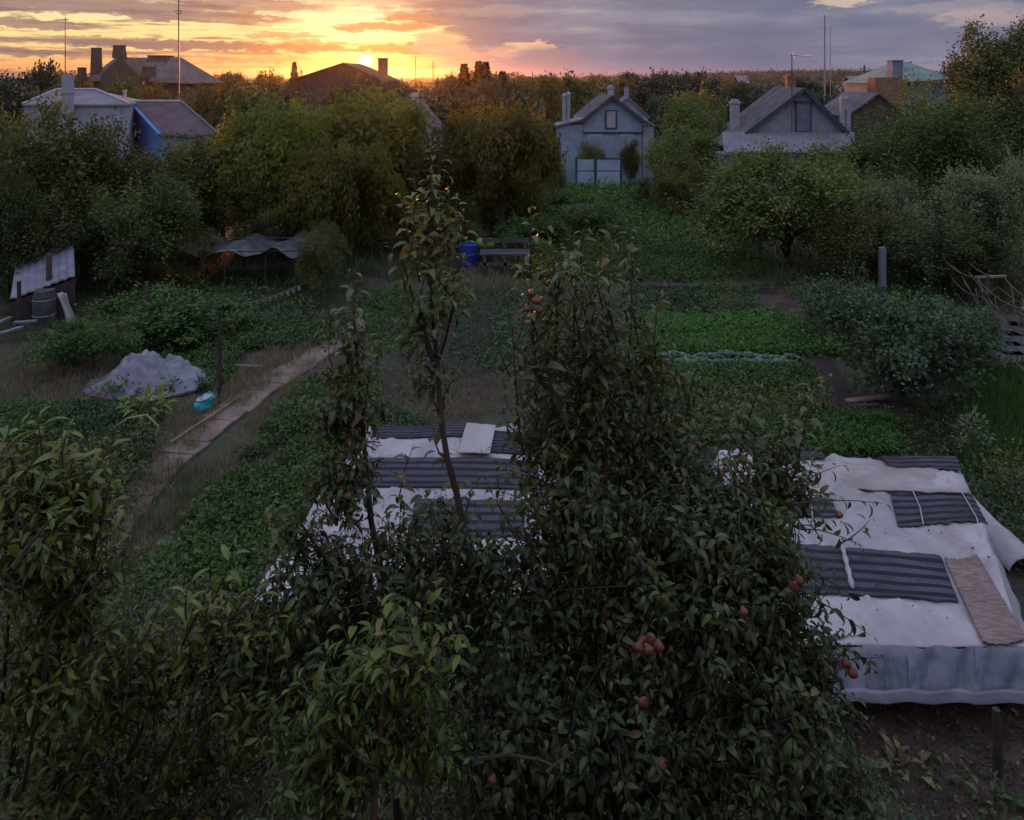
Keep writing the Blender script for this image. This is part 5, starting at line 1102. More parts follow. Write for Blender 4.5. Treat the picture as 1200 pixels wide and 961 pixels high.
# wire trellis on the right
def trellis():
    o = empty('wire_trellis', G(1157, 440)); L = lambda p: Vector(p) - o.location
    tops = [P(1115, 302, 23.5), P(1157, 325, 18.2), P(1215, 362, 14.2)]
    for q in tops: m = MB(); m.tube([L((q.x, q.y, -.1)), L((q.x + .02, q.y, q.z * .5)), L((q.x, q.y, q.z + .05))], [.05, .045, .04], 8); m.build('post', M['wood_dark'], o, True)
    for q in tops:
        m = MB(); m.bar(L(q + Vector((-.28, 0, 0))), L(q + Vector((.45, 0, .03))), .05, .05); m.build('crossarm', M['wood_tan'], o)
    for k, (off, dz) in enumerate(((-.25, 0), (.4, 0), (-.1, -.45), (.05, -.9), (.2, -1.3))):
        for a_, b_ in zip(tops, tops[1:]):
            m = MB(); A = L(a_ + Vector((off, 0, dz))); Bq = L(b_ + Vector((off, 0, dz))); s_ = .14 + .03 * k
            if L(b_).z + dz < .1 - 0: pass
            m.tube([A.lerp(Bq, i / 10) - Vector((0, 0, s_ * 4 * (i / 10) * (1 - i / 10))) for i in range(11)], .016, 5); m.build('wire', M['rope_rust'] if k < 3 else M['antenna'], o)
    m = MB(); g = random.Random(4)
    for k in range(26):
        a_ = tops[0].lerp(tops[2], g.uniform(.1, 1)) + Vector((g.uniform(-.3, .5), 0, -g.uniform(0, .5))); b_ = a_ + Vector((g.uniform(-.4, .6), g.uniform(-1.2, .6), -g.uniform(.1, .9))); m.tube([L(a_), L(a_.lerp(b_, .5)) + Vector((g.uniform(-.1, .1), 0, -.1)), L(b_)], [.014, .010, .006], 5)
    m.build('vine', M['bark_pale'], o); tag(o, 'wire trellis on dark posts with bare rust coloured vines at the right', 'trellis')
trellis()
def slabs():
    base = tag(plot('paving', [G(1150, 465), G(1225, 480), G(1200, 352), G(1140, 352)], M['soil'], .02, 6, 6, edge=.05), kind='structure')
    g = random.Random(9)
    for k in range(9):
        t = k / 9; p = G(1190 - 6 * t, 470 - 105 * t); m = MB(); w, l = g.uniform(.8, 1.0), .5 + .9 * t; m.box((0, 0, 0), (w, l, .06), rz=g.uniform(-.08, .08)); q = m.build('paving_slab', M['paving'], base); q.location = (p.x + g.uniform(-.05, .05), p.y, .05)
slabs()

# ================================================================== THE TWO COVERED BEDS
def cover_height(x, y, seed, smooth=False):
    n = lambda a_, b_, c: mnoise.noise(Vector((a_, b_, c + seed)))
    ridge = lambda a_, b_, c: (1 - abs(n(a_, b_, c)) * 2) ** 3
    base = .05 * n(x * .8, y * .7, 0)
    if smooth: return base
    fx, fy = x - 2.55, y - .95; fr = math.hypot(fx, fy); fan = .05 * max(0, 1 - fr / 1.3) * (.5 + .5 * math.sin(math.atan2(fy, fx) * 15)) ** 2
    return base + fan + .075 * ridge(x * 1.5 + y * .8, y * .55 - x * .3, 3) + .05 * ridge(x * 1.1 - y * 1.3, x * .5, 13) + .035 * ridge(x * 3.2 + y * 1.4, y * 2.2 - x, 6) + .012 * n(x * 13, y * 9, 9) 
class Cover:
    """cloth lying on a low rectangular frame; corner points near-left, near-right, far-right, far-left at height h"""
    def __init__(s, pts, h, seed): s.q = [Vector(p) for p in pts]; s.h = h; s.seed = seed; s.flats = []
    def pressed(s, x, y):                 # 1 under a mat, 0 well away from every mat
        w = 0
        for c in s.flats:
            sd = 9; n = len(c)
            for i in range(n):
                a_, b_ = c[i], c[(i + 1) % n]; e = (b_ - a_); L = e.length; sd = min(sd, ((e.x * (y - a_.y) - e.y * (x - a_.x)) / L))
            w = max(w, min(1, max(0, (sd + .13) / .12)))
        return w
    def at(s, u, v, lift=0.0, smooth=False):
        a_, b_, c, d = s.q; p = (a_ * (1 - u) + b_ * u) * (1 - v) + (d * (1 - u) + c * u) * v
        k = 1 if smooth else max(s.pressed(p.x, p.y), min(1, max(0, 1.15 - v / .07))); hh = cover_height(p.x, p.y, s.seed, True)
        if k < 1: hh = hh * k + cover_height(p.x, p.y, s.seed) * (1 - k)
        return Vector((p.x, p.y, s.h + hh + lift))
    def cloth(s, o, mat='sheet', rag=.02, nu=110, nv=90, drops=(0, .35, .35, .35), name='cloth'):
        m = MB()
        def fn(u, v):
            # outside the frame the cloth drops to the ground
            U, V = -.08 + 1.16 * u, -.0 + 1.08 * v; cu, cv = min(1, max(0, U)), min(1, max(0, V)); p = s.at(cu, cv)
            ex = (U - cu); ey = (V - cv); e = math.hypot(ex, ey)
            if e > 0:
                p = s.at(cu, cv); a_, b_, c, d = s.q; side = (b_ - a_).normalized(); k = e / .08
                p += side * math.copysign(1, ex or 1) * (abs(ex) / .08) * .34 if ex else Vector((0, 0, 0))
                if ey: p += (d - a_).normalized() * (ey / .08) * .3
                p.z -= (s.h - .03) * min(1, k) ** .8 * .98; p.z = max(.03, p.z); w_ = .04 * math.sin((cu * 40 if ey else cv * 34)) * k
                p.x += w_; p.y += w_ * .6
            return p
        m.grid(fn, nu, nv, .008); return m.build(name, M[mat], o, True)
    def mat(s, o, u0, u1, v0, v1, matname, skew=0.0, name='striped_mat', nu=40, nv=26, lift=.022, axis=1, thick=.018):
        if name != 'patch_cloth': s.flats.append([s.at(min(1.02, max(-.02, a_)), min(1.0, max(0, b_)), 0, True) for a_, b_ in ((u0, v0), (u1, v0), (u1 + skew, v1), (u0 + skew, v1))])
        m = MB(); uv = []
        W = (s.q[1] - s.q[0]).length; D = (s.q[3] - s.q[0]).length
        def fn(u, v):
            U = u0 + (u1 - u0) * u + skew * v; V = v0 + (v1 - v0) * v; lo = lift + .012 * mnoise.noise(Vector((u * 5, v * 4, s.seed + 2)))
            uv.append((u * (u1 - u0) * W, v * (v1 - v0) * D, 0)); return s.at(min(1.02, max(-.02, U)), min(1.02, max(-.02, V)), lo + (.02 if name == 'striped_mat' else .06), True)
        m.grid(fn, nu, nv, thick); ob = m.build(name, M[matname], o, True); sheet_attr(ob.data, uv + uv); return ob

def right_bed():
    h = .8
    A, Bq, C_, D = G(880, 757, h), G(1203, 757, h), G(1122, 541, h), G(842, 532, h)
    o = empty('covered_bed', (A.x + 1.5, A.y, 0)); cv = Cover([p - o.location for p in (A, Bq, C_, D)], h, 1)
    for q in cv.q: q.z = 0
    def uv(x, y):                      # picture point on the cover -> bed coordinates
        p = G(x, y, h) - o.location; a_, b_, c, d = cv.q; u, v = .5, .5
        for _ in range(12):
            q = (a_ * (1 - u) + b_ * u) * (1 - v) + (d * (1 - u) + c * u) * v; du = (b_ - a_) * (1 - v) + (c - d) * v; dv = (d - a_) * (1 - u) + (c - b_) * u; e = Vector((p.x, p.y, 0)) - q
            det = du.x * dv.y - du.y * dv.x; u += (e.x * dv.y - e.y * dv.x) / det; v += (du.x * e.y - du.y * e.x) / det
        return u, v
    def quadmat(nl, nr, fr, fl, mat, name, lab=None, lift=.022, nu=44, nv=28, thick=.018):
        c = [uv(*q) for q in (nl, nr, fr, fl)]; m = MB()
        if name in ('striped_mat', 'rug'): cv.flats.append([cv.at(a_, b_, 0, True) for a_, b_ in c])
        UV = []; W = (cv.at(*c[1]) - cv.at(*c[0])).length; D_ = (cv.at(*c[3]) - cv.at(*c[0])).length
        def fn(u, v):
            U = (c[0][0] * (1 - u) + c[1][0] * u) * (1 - v) + (c[3][0] * (1 - u) + c[2][0] * u) * v; V = (c[0][1] * (1 - u) + c[1][1] * u) * (1 - v) + (c[3][1] * (1 - u) + c[2][1] * u) * v
            if u in (0, 1): U += .004 * mnoise.noise(Vector((v * 14, u * 9, nl[0])))
            if v in (0, 1): V += .012 * mnoise.noise(Vector((u * 12, v * 9, nl[0])))
            V += .010 * math.sin(u * 4 + len(name)); UV.append((u * W, v * D_, 0)); cu, cvv = U, V
            e = max(0, cvv - 1, cu - 1, -cu); return cv.at(cu, cvv, lift + .015 + .012 * mnoise.noise(Vector((u * 5, v * 4, 2))) - e * 1.5, True)
        m.grid(fn, nu, nv, thick); ob = m.build(name, M[mat], o, True); sheet_attr(ob.data, UV + UV)
        if lab: ob['label'] = lab
        return ob
    quadmat((1052, 620), (1158, 617), (1140, 583), (1043, 578), 'mat_stripe', 'striped_mat', 'dark striped mat near the far right corner')
    quadmat((915, 694), (1124, 708), (1103, 657), (918, 636), 'mat_stripe', 'striped_mat', 'long dark striped mat across the middle')
    quadmat((900, 607), (982, 609), (975, 588), (890, 585), 'mat_stripe', 'striped_mat', 'short dark striped mat behind the pear twigs')
    quadmat((1045, 549), (1128, 555), (1120, 537), (1030, 534), 'mat_fine', 'striped_mat', 'dark striped mat on the far edge', lift=.05)
    quadmat((890, 545), (968, 541), (962, 530), (880, 530), 'mat_fine', 'striped_mat', 'fine striped mat at the far left corner', lift=.05)
    quadmat((1152, 757), (1204, 754), (1145, 656), (1107, 658), 'rug_pink', 'rug', 'pinkish worn rug with dark cross lines', lift=.03, nu=20, nv=60)
    M['sheet_pink'] = surf('sheet_pink', (.36, .30, .31), (.47, .40, .41), 3.0, .7, .5, extra=stain, dist=.02, bscale=10)
    quadmat((905, 578), (1136, 580), (1098, 551), (930, 545), 'sheet_pink', 'overlay_cloth', 'pinkish sheet lying across the far end', .05, 60, 20)
    quadmat((962, 752), (1010, 752), (1002, 720), (960, 715), 'white_cloth', 'patch_cloth', None, .02)
    cv.cloth(o)
    # front plastic skirt: several overlapping sheets sloping from the front edge to the ground
    SK = [(1004, 1075, 'skirt'), (1062, 1150, 'skirt'), (1140, 1230, 'skirt'), (930, 1012, 'skirt'), (872, 940, 'skirt')]
    for k, (x0, x1, mt) in enumerate(SK):
        m = MB()
        def fn(u, v):
            x = x0 + (x1 - x0) * u; t = G(x, 757, h) - o.location; b = G(1000 + (x - 1000) * 1.01, 815, .46) - o.location; p = t.lerp(b, v ** .9)
            p.z = (h - .005 + cover_height(t.x, t.y, 1, True)) * (1 - v) + .46 * v + .02 * (1 - v); p.y -= .012 * (k + 1); p.y += .05 * mnoise.noise(Vector((x * .045 + v * .8, v * .7, k * 3.1))) + .02 * abs(mnoise.noise(Vector((x * .16 - v * 1.5, v, k * 5.3)))) + .012 * mnoise.noise(Vector((x * .03, v * 4, k))); return p
        m.grid(fn, 36, 16); m.build('plastic_skirt', M[mt], o, True)
    m = MB(); a_ = G(868, 812, .46) - o.location; b_ = G(1240, 815, .46) - o.location; n = 30
    m.grid(lambda u, v: a_.lerp(b_, u) + Vector((0, -.06 - .05 * v + .012 * mnoise.noise(Vector((u * 30, v, 1))), .10 - .10 * v + .012 * math.sin(u * 40))), 60, 3, .01); m.build('rolled_hem', M['shed_sheet'], o, True)
    # timber frame carrying it all
    for x, y, hh in ((900, 770, h - .1), (1000, 790, h - .14), (1100, 790, h - .14), (1190, 780, h - .14)):
        p = G(x, 757, h) - o.location; m = MB(); m.box((p.x, p.y + .12, hh / 2 - .02), (.09, .09, hh)); m.build('frame_post', M['wood_dark'], o)
    m = MB(); m.bar(cv.q[0] + Vector((0, .1, h - .16)), cv.q[1] + Vector((0, .1, h - .16)), .07, .09); m.build('frame_rail', M['wood_dark'], o)
    # strings across the cover
    for pts in (((1127, 581), (1145, 615), (1150, 640)), ((1070, 580), (1078, 600), (1082, 622)), ((958, 560), (950, 585), (955, 640))):
        m = MB(); q = []
        for i in range(13):
            t = i / 12 * (len(pts) - 1); j = min(int(t), len(pts) - 2); f = t - j; x, y = [pts[j][c] * (1 - f) + pts[j + 1][c] * f for c in (0, 1)]; U, V = uv(x, y); q.append(cv.at(U, V, .06, True))
        m.tube(q, .009, 5); m.build('string', M['trim_white'], o)
    # rolled white edge across the near left mat
    m = MB(); q = []
    for i in range(15): U, V = uv(987 + 12 * i / 14, 645 + 50 * i / 14); q.append(cv.at(U, V, .065, True))
    m.tube(q, [.03 + .008 * math.sin(i * 1.7) for i in range(15)], 7); m.build('rolled_cloth', M['sheet'], o, True)
    # bundled white cloth hanging off the right end
    p = G(1160, 628, .4) - o.location; m = MB()
    def fb(u, v):
        a_ = u * PI; r = .30 + .06 * mnoise.noise(Vector((u * 5, v * 4, 2))); return Vector((p.x + (v - .2) * .38 + .08, p.y + .75 - v * 1.0 + .0 * u, .35 - .30 * v + math.sin(a_) * r * (1 - v * .35)) ) + Vector((-math.cos(a_) * .26, 0, 0))
    m.grid(fb, 24, 20, .01); m.build('bundled_cloth', M['sheet'], o, True)
    g = np.random.default_rng(8); n = 90; pp = np.array([tuple(cv.at(g.uniform(0, .98), g.uniform(.02, .98), .05)) for _ in range(n)])
    link('fallen_leaves', leaves_mesh('fallen_leaves', pp, rand_dirs(n) * np.array([1, 1, .1]), rand_dirs(n, 3), g.uniform(.025, .07, n), g.random(n), T_MID, M['litter']), o)['kind'] = 'stuff'
    tag(o, 'garden bed on the right covered with white sheets and dark striped mats', 'covered bed')
right_bed()

def left_bed():
    h = .8
    A, Bq, C_, D = G(292, 705, h), G(640, 705, h), G(640, 502, h), G(432, 500, h)
    o = empty('covered_bed', (A.x + 1.5, A.y, 0)); cv = Cover([p - o.location for p in (A, Bq, C_, D)], h, 5)
    for q in cv.q: q.z = 0
    for (u0, u1, v0, v1, mt, lb) in ((.10, .98, .55, .74, 'mat_stripe', 'broad dark striped mat across the middle'), (.06, .62, .90, .995, 'mat_fine', 'dark striped mat along the far edge'), (.70, .98, .79, .96, 'mat_fine', 'short striped mat at the far right'),
                                     (.46, .92, .28, .47, 'mat_stripe', 'striped mat nearer the pear tree')):
        ob = cv.mat(o, u0, u1, v0, v1, mt, skew=-.03); ob['label'] = lb
    cv.mat(o, .56, .72, .74, .97, 'white_cloth', name='patch_cloth', lift=.06)
    cv.cloth(o)
    for t in (.03, .5, .97):
        p = cv.q[0].lerp(cv.q[1], t); m = MB(); m.box((p.x, p.y + .12, .33), (.09, .09, .66)); m.build('frame_post', M['wood_dark'], o)
    m = MB(); m.bar(cv.q[0] + Vector((0, .1, h - .16)), cv.q[1] + Vector((0, .1, h - .16)), .07, .09); m.build('frame_rail', M['wood_dark'], o)
    tag(o, 'garden bed behind the pear shoots covered with white sheets and striped mats', 'covered bed')
left_bed()

# ================================================================== THE FOREGROUND TREES
class Leafer:
    """collects single leaves along twigs; the largest in view become objects, the rest one mesh"""
    def __init__(s, seed): s.g = np.random.default_rng(seed); s.pos = []; s.dir = []; s.up = []; s.size = []; s.tint = []; s.w = MB()
    def shoot(s, a_, b_, n, ls, sag=0.0, r=.006, tintb=.5, start=.12, droop=.25, whorl=2.4, curl=None, spread=1.0, wood=True, tipn=2):
        g = s.g; a_, b_ = Vector(a_), Vector(b_); ax = (b_ - a_); L = ax.length; axn = ax.normalized()
        side = axn.orthogonal().normalized(); bi = axn.cross(side); off = Vector(g.normal(size=3)) * L * .06
        P_ = lambda t: a_.lerp(b_, t) + off * math.sin(t * PI) + Vector((0, 0, -sag * 4 * t * (1 - t) * 0 + sag * (math.sin(t * PI * .5) - t)))
        if wood: s.w.tube([P_(t) for t in (0, .35, .7, 1.0)], [r, r * .8, r * .55, r * .25], 5, False)
        ph = g.uniform(0, 6.28)
        for i in range(n):
            t = start + (1 - start) * (i + g.uniform(-.2, .2)) / max(1, n - 1); t = min(1, max(0, t)); ph += whorl + g.uniform(-.3, .3)
            rad = side * math.cos(ph) + bi * math.sin(ph); k = .75 * spread if t < .93 else .3
            d = rad * k + axn * .55 + Vector((0, 0, -droop)) + Vector(g.normal(size=3)) * .26; d.normalize()
            up = Vector((0, 0, 1)) * .9 + axn * .5 + Vector(g.normal(size=3)) * .42
            q = P_(t) + d * .012
            s.pos.append(tuple(q)); s.dir.append(tuple(d)); s.up.append(tuple(up)); s.size.append(ls * g.uniform(.5, 1.25) * (1 - .35 * max(0, t - .75) / .25)); s.tint.append(min(.999, max(0, tintb + g.normal() * .22)))
    def finish(s, root, mat, tmpl, keep=300, name='foliage', woodmat='bark'):
        pos = np.array(s.pos); dr = np.array(s.dir); up = np.array(s.up); sz = np.array(s.size); tn = np.array(s.tint); loc = np.array(root.location)
        px = CX + pos[:, 0] / pos[:, 1] * F; py = HOR + (HC - pos[:, 2]) / pos[:, 1] * F; vis = (px > 5) & (px < 1195) & (py > 5) & (py < 955)
        toward = np.array([0, 0, HC]) - pos; dist = np.linalg.norm(toward, axis=1)
        # how exposed a leaf is: nothing nearer the eye in its own small cell of directions
        cell = (px // 9).astype(int) * 4096 + (py // 9).astype(int); order = np.lexsort((dist, cell)); first = np.zeros(len(pos), bool); fc = cell[order]; first[order[np.r_[True, fc[1:] != fc[:-1]]]] = True
        n_ = nrm(up - nrm(dr) * (up * nrm(dr)).sum(1, keepdims=True)); face = np.abs((n_ * nrm(toward)).sum(1)) * .8 + .2
        score = np.where(vis & first, sz * face / dist, 0); pick = np.zeros(len(pos), bool); pick[np.argsort(-score)[:keep]] = True
        r = ~pick; link(name, leaves_mesh(name, pos[r] - loc, dr[r], up[r], sz[r], tn[r], tmpl, mat), root)['kind'] = 'stuff'
        lib = [leaves_mesh('leaf', np.zeros((1, 3)), np.array([[0, 1.0, 0]]), np.array([[0, 0, 1.0]]), [1.0], [k / 6 + .05], tmpl, mat) for k in range(6)]
        for i in np.nonzero(pick)[0]:
            d = Vector(dr[i]).normalized(); u = Vector(up[i]); u = (u - d * u.dot(d)).normalized(); sd = d.cross(u)
            o = link('leaf', lib[min(5, int(tn[i] * 6))], root); Mx = Matrix((sd, d, u)).transposed().to_4x4(); Mx.translation = Vector(pos[i] - loc); o.matrix_local = Mx @ Matrix.Scale(sz[i], 4)
        m = MB(); m.v = [tuple(Vector(v) - root.location) for v in s.w.v]; m.f = s.w.f; m.build('twigs', M[woodmat], root)['kind'] = 'stuff'
    def blob(s, c, r, n, ls, twl=.38, per=11, tintb=.45, upw=.35, droop=.12, shell=.55):
        """twigs filling an ellipsoid, growing outwards and up"""
        g = s.g; c = Vector(c)
        for i in range(n):
            d = g.normal(size=3); d /= np.linalg.norm(d); k = g.uniform(shell, 1.0) if g.random() < .8 else g.uniform(.1, shell)
            b = c + Vector((d[0] * r[0] * k, d[1] * r[1] * k, d[2] * r[2] * k)); ax = Vector((d[0], d[1], d[2] * .7 + upw)) + Vector(g.normal(size=3)) * .45; ax.normalize(); L = twl * g.uniform(.6, 1.3)
            s.shoot(b - ax * L * .75, b + ax * L * .25, int(per * g.uniform(.7, 1.2)), ls, droop=droop, r=.0035, tintb=tintb + g.normal() * .2, start=.0)
def limb(m, pts, r0, r1, n=8):
    pts = [Vector(p) for p in pts]; k = len(pts); out, L = ribbon(pts, 0, max(6, 5 * (k - 1))); nn = len(out)
    m.tube(out, [r0 + (r1 - r0) * i / (nn - 1) for i in range(nn)], n)

def fruit(root, pts, r=.032, label=None):
    m = MB(); m.lathe((0, 0, 0), [(.004, -.0), (.7, .10), (1.0, .45), (.98, .85), (.75, 1.25), (.45, 1.6), (.28, 1.85), (.05, 1.95)], 12); me = m.mesh('pear', M['fruit'], True)
    for p in pts:
        o = link('pear', me, root); k = r * random.uniform(.85, 1.15); o.location = Vector(p) - root.location - Vector((0, 0, r)); o.scale = (k, k, k); o.rotation_euler = (random.uniform(-.5, .5), random.uniform(-.5, .5), 0)

def pear_tree():
    root = empty('pear_tree', (.75, 4.2, 0)); lf = Leafer(1)
    m = MB(); T = Vector((.75, 4.2, 0)); F1 = Vector((.78, 4.2, 2.2))
    limb(m, [T - Vector((0, 0, .1)), T + Vector((.03, 0, 1.2)), F1], .11, .085, 10); m2 = MB()
    limbs = [(P(640, 410, 3.9), .035), (P(700, 440, 4.0), .04), (P(738, 430, 4.2), .035), (P(860, 560, 4.0), .045), (P(960, 690, 3.8), .04), (P(560, 700, 3.8), .045), (P(690, 640, 3.6), .04), (P(820, 760, 3.5), .04), (P(600, 850, 3.4), .035), (P(780, 520, 4.6), .04), (P(900, 860, 3.7), .035), (P(720, 600, 5.0), .035)]
    for q, r in limbs:
        g = random.Random(int(q.x * 1000)); mid = F1.lerp(q, .5) + Vector((g.uniform(-.1, .1), g.uniform(-.1, .1), -.15 if q.z < 4 else .05)); limb(m2, [F1 - Vector((0, 0, .1)), mid, q], r, .01)
    for q in (m, m2): q.v = [tuple(Vector(v) - root.location) for v in q.v]
    m.build('trunk', M['bark'], root, True); m2.build('limbs', M['bark'], root, True)
    # crown masses
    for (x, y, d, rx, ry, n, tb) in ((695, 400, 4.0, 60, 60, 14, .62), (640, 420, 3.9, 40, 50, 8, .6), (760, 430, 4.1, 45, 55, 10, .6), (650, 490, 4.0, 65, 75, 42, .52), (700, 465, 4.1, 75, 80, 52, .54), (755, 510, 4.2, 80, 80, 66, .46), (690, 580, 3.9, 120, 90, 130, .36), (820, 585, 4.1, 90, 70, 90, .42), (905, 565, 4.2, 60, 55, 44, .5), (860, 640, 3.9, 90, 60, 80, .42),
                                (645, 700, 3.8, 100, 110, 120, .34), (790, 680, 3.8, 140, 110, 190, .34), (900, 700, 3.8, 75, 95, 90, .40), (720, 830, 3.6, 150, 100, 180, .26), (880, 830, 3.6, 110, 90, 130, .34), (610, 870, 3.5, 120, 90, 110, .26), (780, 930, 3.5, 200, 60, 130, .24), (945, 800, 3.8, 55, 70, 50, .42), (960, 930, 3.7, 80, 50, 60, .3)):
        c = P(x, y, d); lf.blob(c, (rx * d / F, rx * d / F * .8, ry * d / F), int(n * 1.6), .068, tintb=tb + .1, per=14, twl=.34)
    # long upright shoots rising above the crown
    for (x0, y0, x1, y1, d, n) in ((628, 440, 622, 262, 3.85, 17), (650, 430, 640, 283, 3.9, 15), (672, 420, 662, 300, 4.0, 13), (700, 420, 690, 262, 4.1, 17), (712, 430, 716, 285, 4.0, 17), (735, 440, 735, 262, 4.2, 18), (690, 470, 676, 318, 3.9, 17), (655, 480, 612, 330, 3.8, 16), (770, 470, 745, 300, 4.3, 15), (610, 520, 600, 400, 3.8, 12),
                              (760, 520, 775, 350, 4.2, 14), (800, 550, 820, 440, 4.2, 11), (640, 380, 668, 315, 3.8, 10), (725, 400, 700, 330, 3.9, 10), (860, 560, 890, 470, 4.2, 9), (930, 560, 950, 480, 4.2, 8), (900, 560, 975, 460, 4.3, 9)):
        a_, b_ = P(x0, y0, d), P(x1, y1 - 16, d); lf.shoot(a_, b_, int(n * 1.9), .098, r=.008, tintb=.62, droop=.15, whorl=2.4, start=.0)
        for k in range(3): t = lf.g.uniform(.05, .6); q = a_.lerp(b_, t); e = Vector((lf.g.uniform(-.16, .16), lf.g.uniform(-.16, .16), lf.g.uniform(.1, .22))); lf.shoot(q, q + e, 10, .07, tintb=.55, droop=.2)
    # twigs reaching out over the covered bed
    for (x0, y0, x1, y1, d, n) in ((920, 580, 985, 545, 3.9, 9), (930, 590, 1035, 590, 3.9, 9), (940, 620, 1010, 640, 3.8, 8), (930, 660, 1000, 700, 3.8, 9), (950, 700, 1020, 745, 3.7, 12), (950, 740, 1030, 790, 3.7, 13), (960, 780, 1035, 770, 3.7, 12), (940, 540, 1000, 500, 4.0, 8), (980, 640, 1020, 608, 3.8, 6), (955, 835, 1020, 850, 3.7, 8)):
        lf.shoot(P(x0, y0, d), P(x1, y1, d), int(n * 1.2), .07, r=.004, tintb=.45, droop=.3)
    lf.shoot(P(560, 890, 3.1), P(668, 905, 3.1), 7, .08, r=.008, tintb=.4, droop=.3); lf.shoot(P(640, 905, 3.1), P(675, 880, 3.15), 4, .08, tintb=.5)
    fruit(root, [P(x, y, d) for x, y, d in ((752, 748, 3.1), (764, 745, 3.08), (748, 757, 3.06), (762, 760, 3.05), (772, 758, 3.1), (622, 342, 3.62), (628, 352, 3.6), (618, 360, 3.6), (633, 362, 3.62), (937, 679, 3.5), (930, 684, 3.5), (985, 602, 3.7), (873, 716, 3.3), (752, 820, 3.05), (1000, 788, 3.45), (992, 776, 3.5), (575, 912, 3.1), (775, 895, 3.1))], .021)
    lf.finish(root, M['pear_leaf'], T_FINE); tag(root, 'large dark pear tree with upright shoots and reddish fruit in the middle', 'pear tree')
pear_tree()

def slim_pear():
    root = empty('slim_pear_tree', (-.32, 4.35, 0)); lf = Leafer(2); m = MB(); d = 4.2
    limb(m, [Vector((-.32, 4.35, -.1)), P(560, 760, 4.2), P(538, 650, 4.1), P(541, 600, 4.1), P(527, 550, 4.1), P(518, 500, 4.15), P(512, 420, 4.2), P(505, 330, 4.2), P(508, 215, 4.2)], .045, .008); m.v = [tuple(Vector(v) - root.location) for v in m.v]; m.build('trunk', M['bark'], root, True)
    m = MB()
    for q in (P(480, 350, 4.1), P(535, 340, 4.25), P(470, 300, 4.2)): limb(m, [P(512, 430, 4.2), P(512, 430, 4.2).lerp(q, .5) + Vector((0, 0, -.03)), q], .012, .004, 6)
    m.v = [tuple(Vector(v) - root.location) for v in m.v]; m.build('limbs', M['bark'], root, True)
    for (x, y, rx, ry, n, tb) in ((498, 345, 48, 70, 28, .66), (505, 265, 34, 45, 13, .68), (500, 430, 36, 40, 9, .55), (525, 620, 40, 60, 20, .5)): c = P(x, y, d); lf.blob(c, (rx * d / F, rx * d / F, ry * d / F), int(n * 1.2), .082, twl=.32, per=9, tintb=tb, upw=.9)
    for (x0, y0, x1, y1, n) in ((506, 300, 508, 178, 20), (512, 260, 517, 185, 10), (492, 330, 470, 235, 15), (488, 310, 488, 218, 14), (530, 330, 543, 262, 11), (526, 300, 528, 218, 13), (475, 340, 458, 290, 8), (512, 440, 495, 400, 8), (518, 500, 502, 455, 8), (520, 480, 540, 440, 7), (500, 360, 480, 420, 7), (525, 370, 548, 340, 7), (536, 590, 520, 530, 8), (540, 620, 555, 575, 6), (525, 540, 508, 500, 6)):
        lf.shoot(P(x0, y0, d), P(x1, y1, d), int(n * 1.5), .094, r=.006, tintb=.72, droop=.12, start=0)
    lf.finish(root, M['pear_leaf'], T_FINE, 200); tag(root, 'slim young pear tree with a thin dark stem left of the large one', 'pear tree')
    root = empty('left_pear_tree', (-.95, 4.0, 0)); root.name = 'reddish_pear_tree'; lf = Leafer(3); m = MB(); d = 3.9
    limb(m, [Vector((-.75, 4.0, -.1)), P(470, 800, 3.9), P(440, 650, 3.9), P(425, 500, 3.95), P(412, 330, 4.0)], .05, .006); limb(m, [P(455, 740, 3.9), P(520, 700, 3.8), P(548, 620, 3.8)], .02, .006); limb(m, [P(455, 740, 3.9), P(400, 680, 3.9), P(350, 610, 3.9)], .02, .006); m.v = [tuple(Vector(v) - root.location) for v in m.v]; m.build('trunk', M['bark'], root, True)
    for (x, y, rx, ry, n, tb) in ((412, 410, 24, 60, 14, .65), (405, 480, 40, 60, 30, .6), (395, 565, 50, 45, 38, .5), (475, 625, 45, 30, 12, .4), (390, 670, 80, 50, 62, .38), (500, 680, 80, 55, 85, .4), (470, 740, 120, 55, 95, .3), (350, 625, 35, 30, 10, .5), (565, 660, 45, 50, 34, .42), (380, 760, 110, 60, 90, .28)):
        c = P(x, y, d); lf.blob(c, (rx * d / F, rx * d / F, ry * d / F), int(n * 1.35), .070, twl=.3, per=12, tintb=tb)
    for (x0, y0, x1, y1, n) in ((418, 420, 412, 315, 14), (422, 480, 385, 385, 14), (425, 500, 440, 400, 12), (400, 520, 362, 440, 9), (430, 560, 395, 480, 11), (470, 600, 485, 520, 8), (340, 640, 318, 585, 8), (350, 700, 305, 650, 9), (340, 730, 330, 680, 8)):
        lf.shoot(P(x0, y0, d), P(x1, y1, d), int(n * 1.6), .092, r=.005, tintb=.7, droop=.12, start=0)
    lf.finish(root, M['pear_leaf_red'], T_FINE, 200); tag(root, 'pear tree with sparse reddish brown foliage before the left covered bed', 'pear tree')
slim_pear()

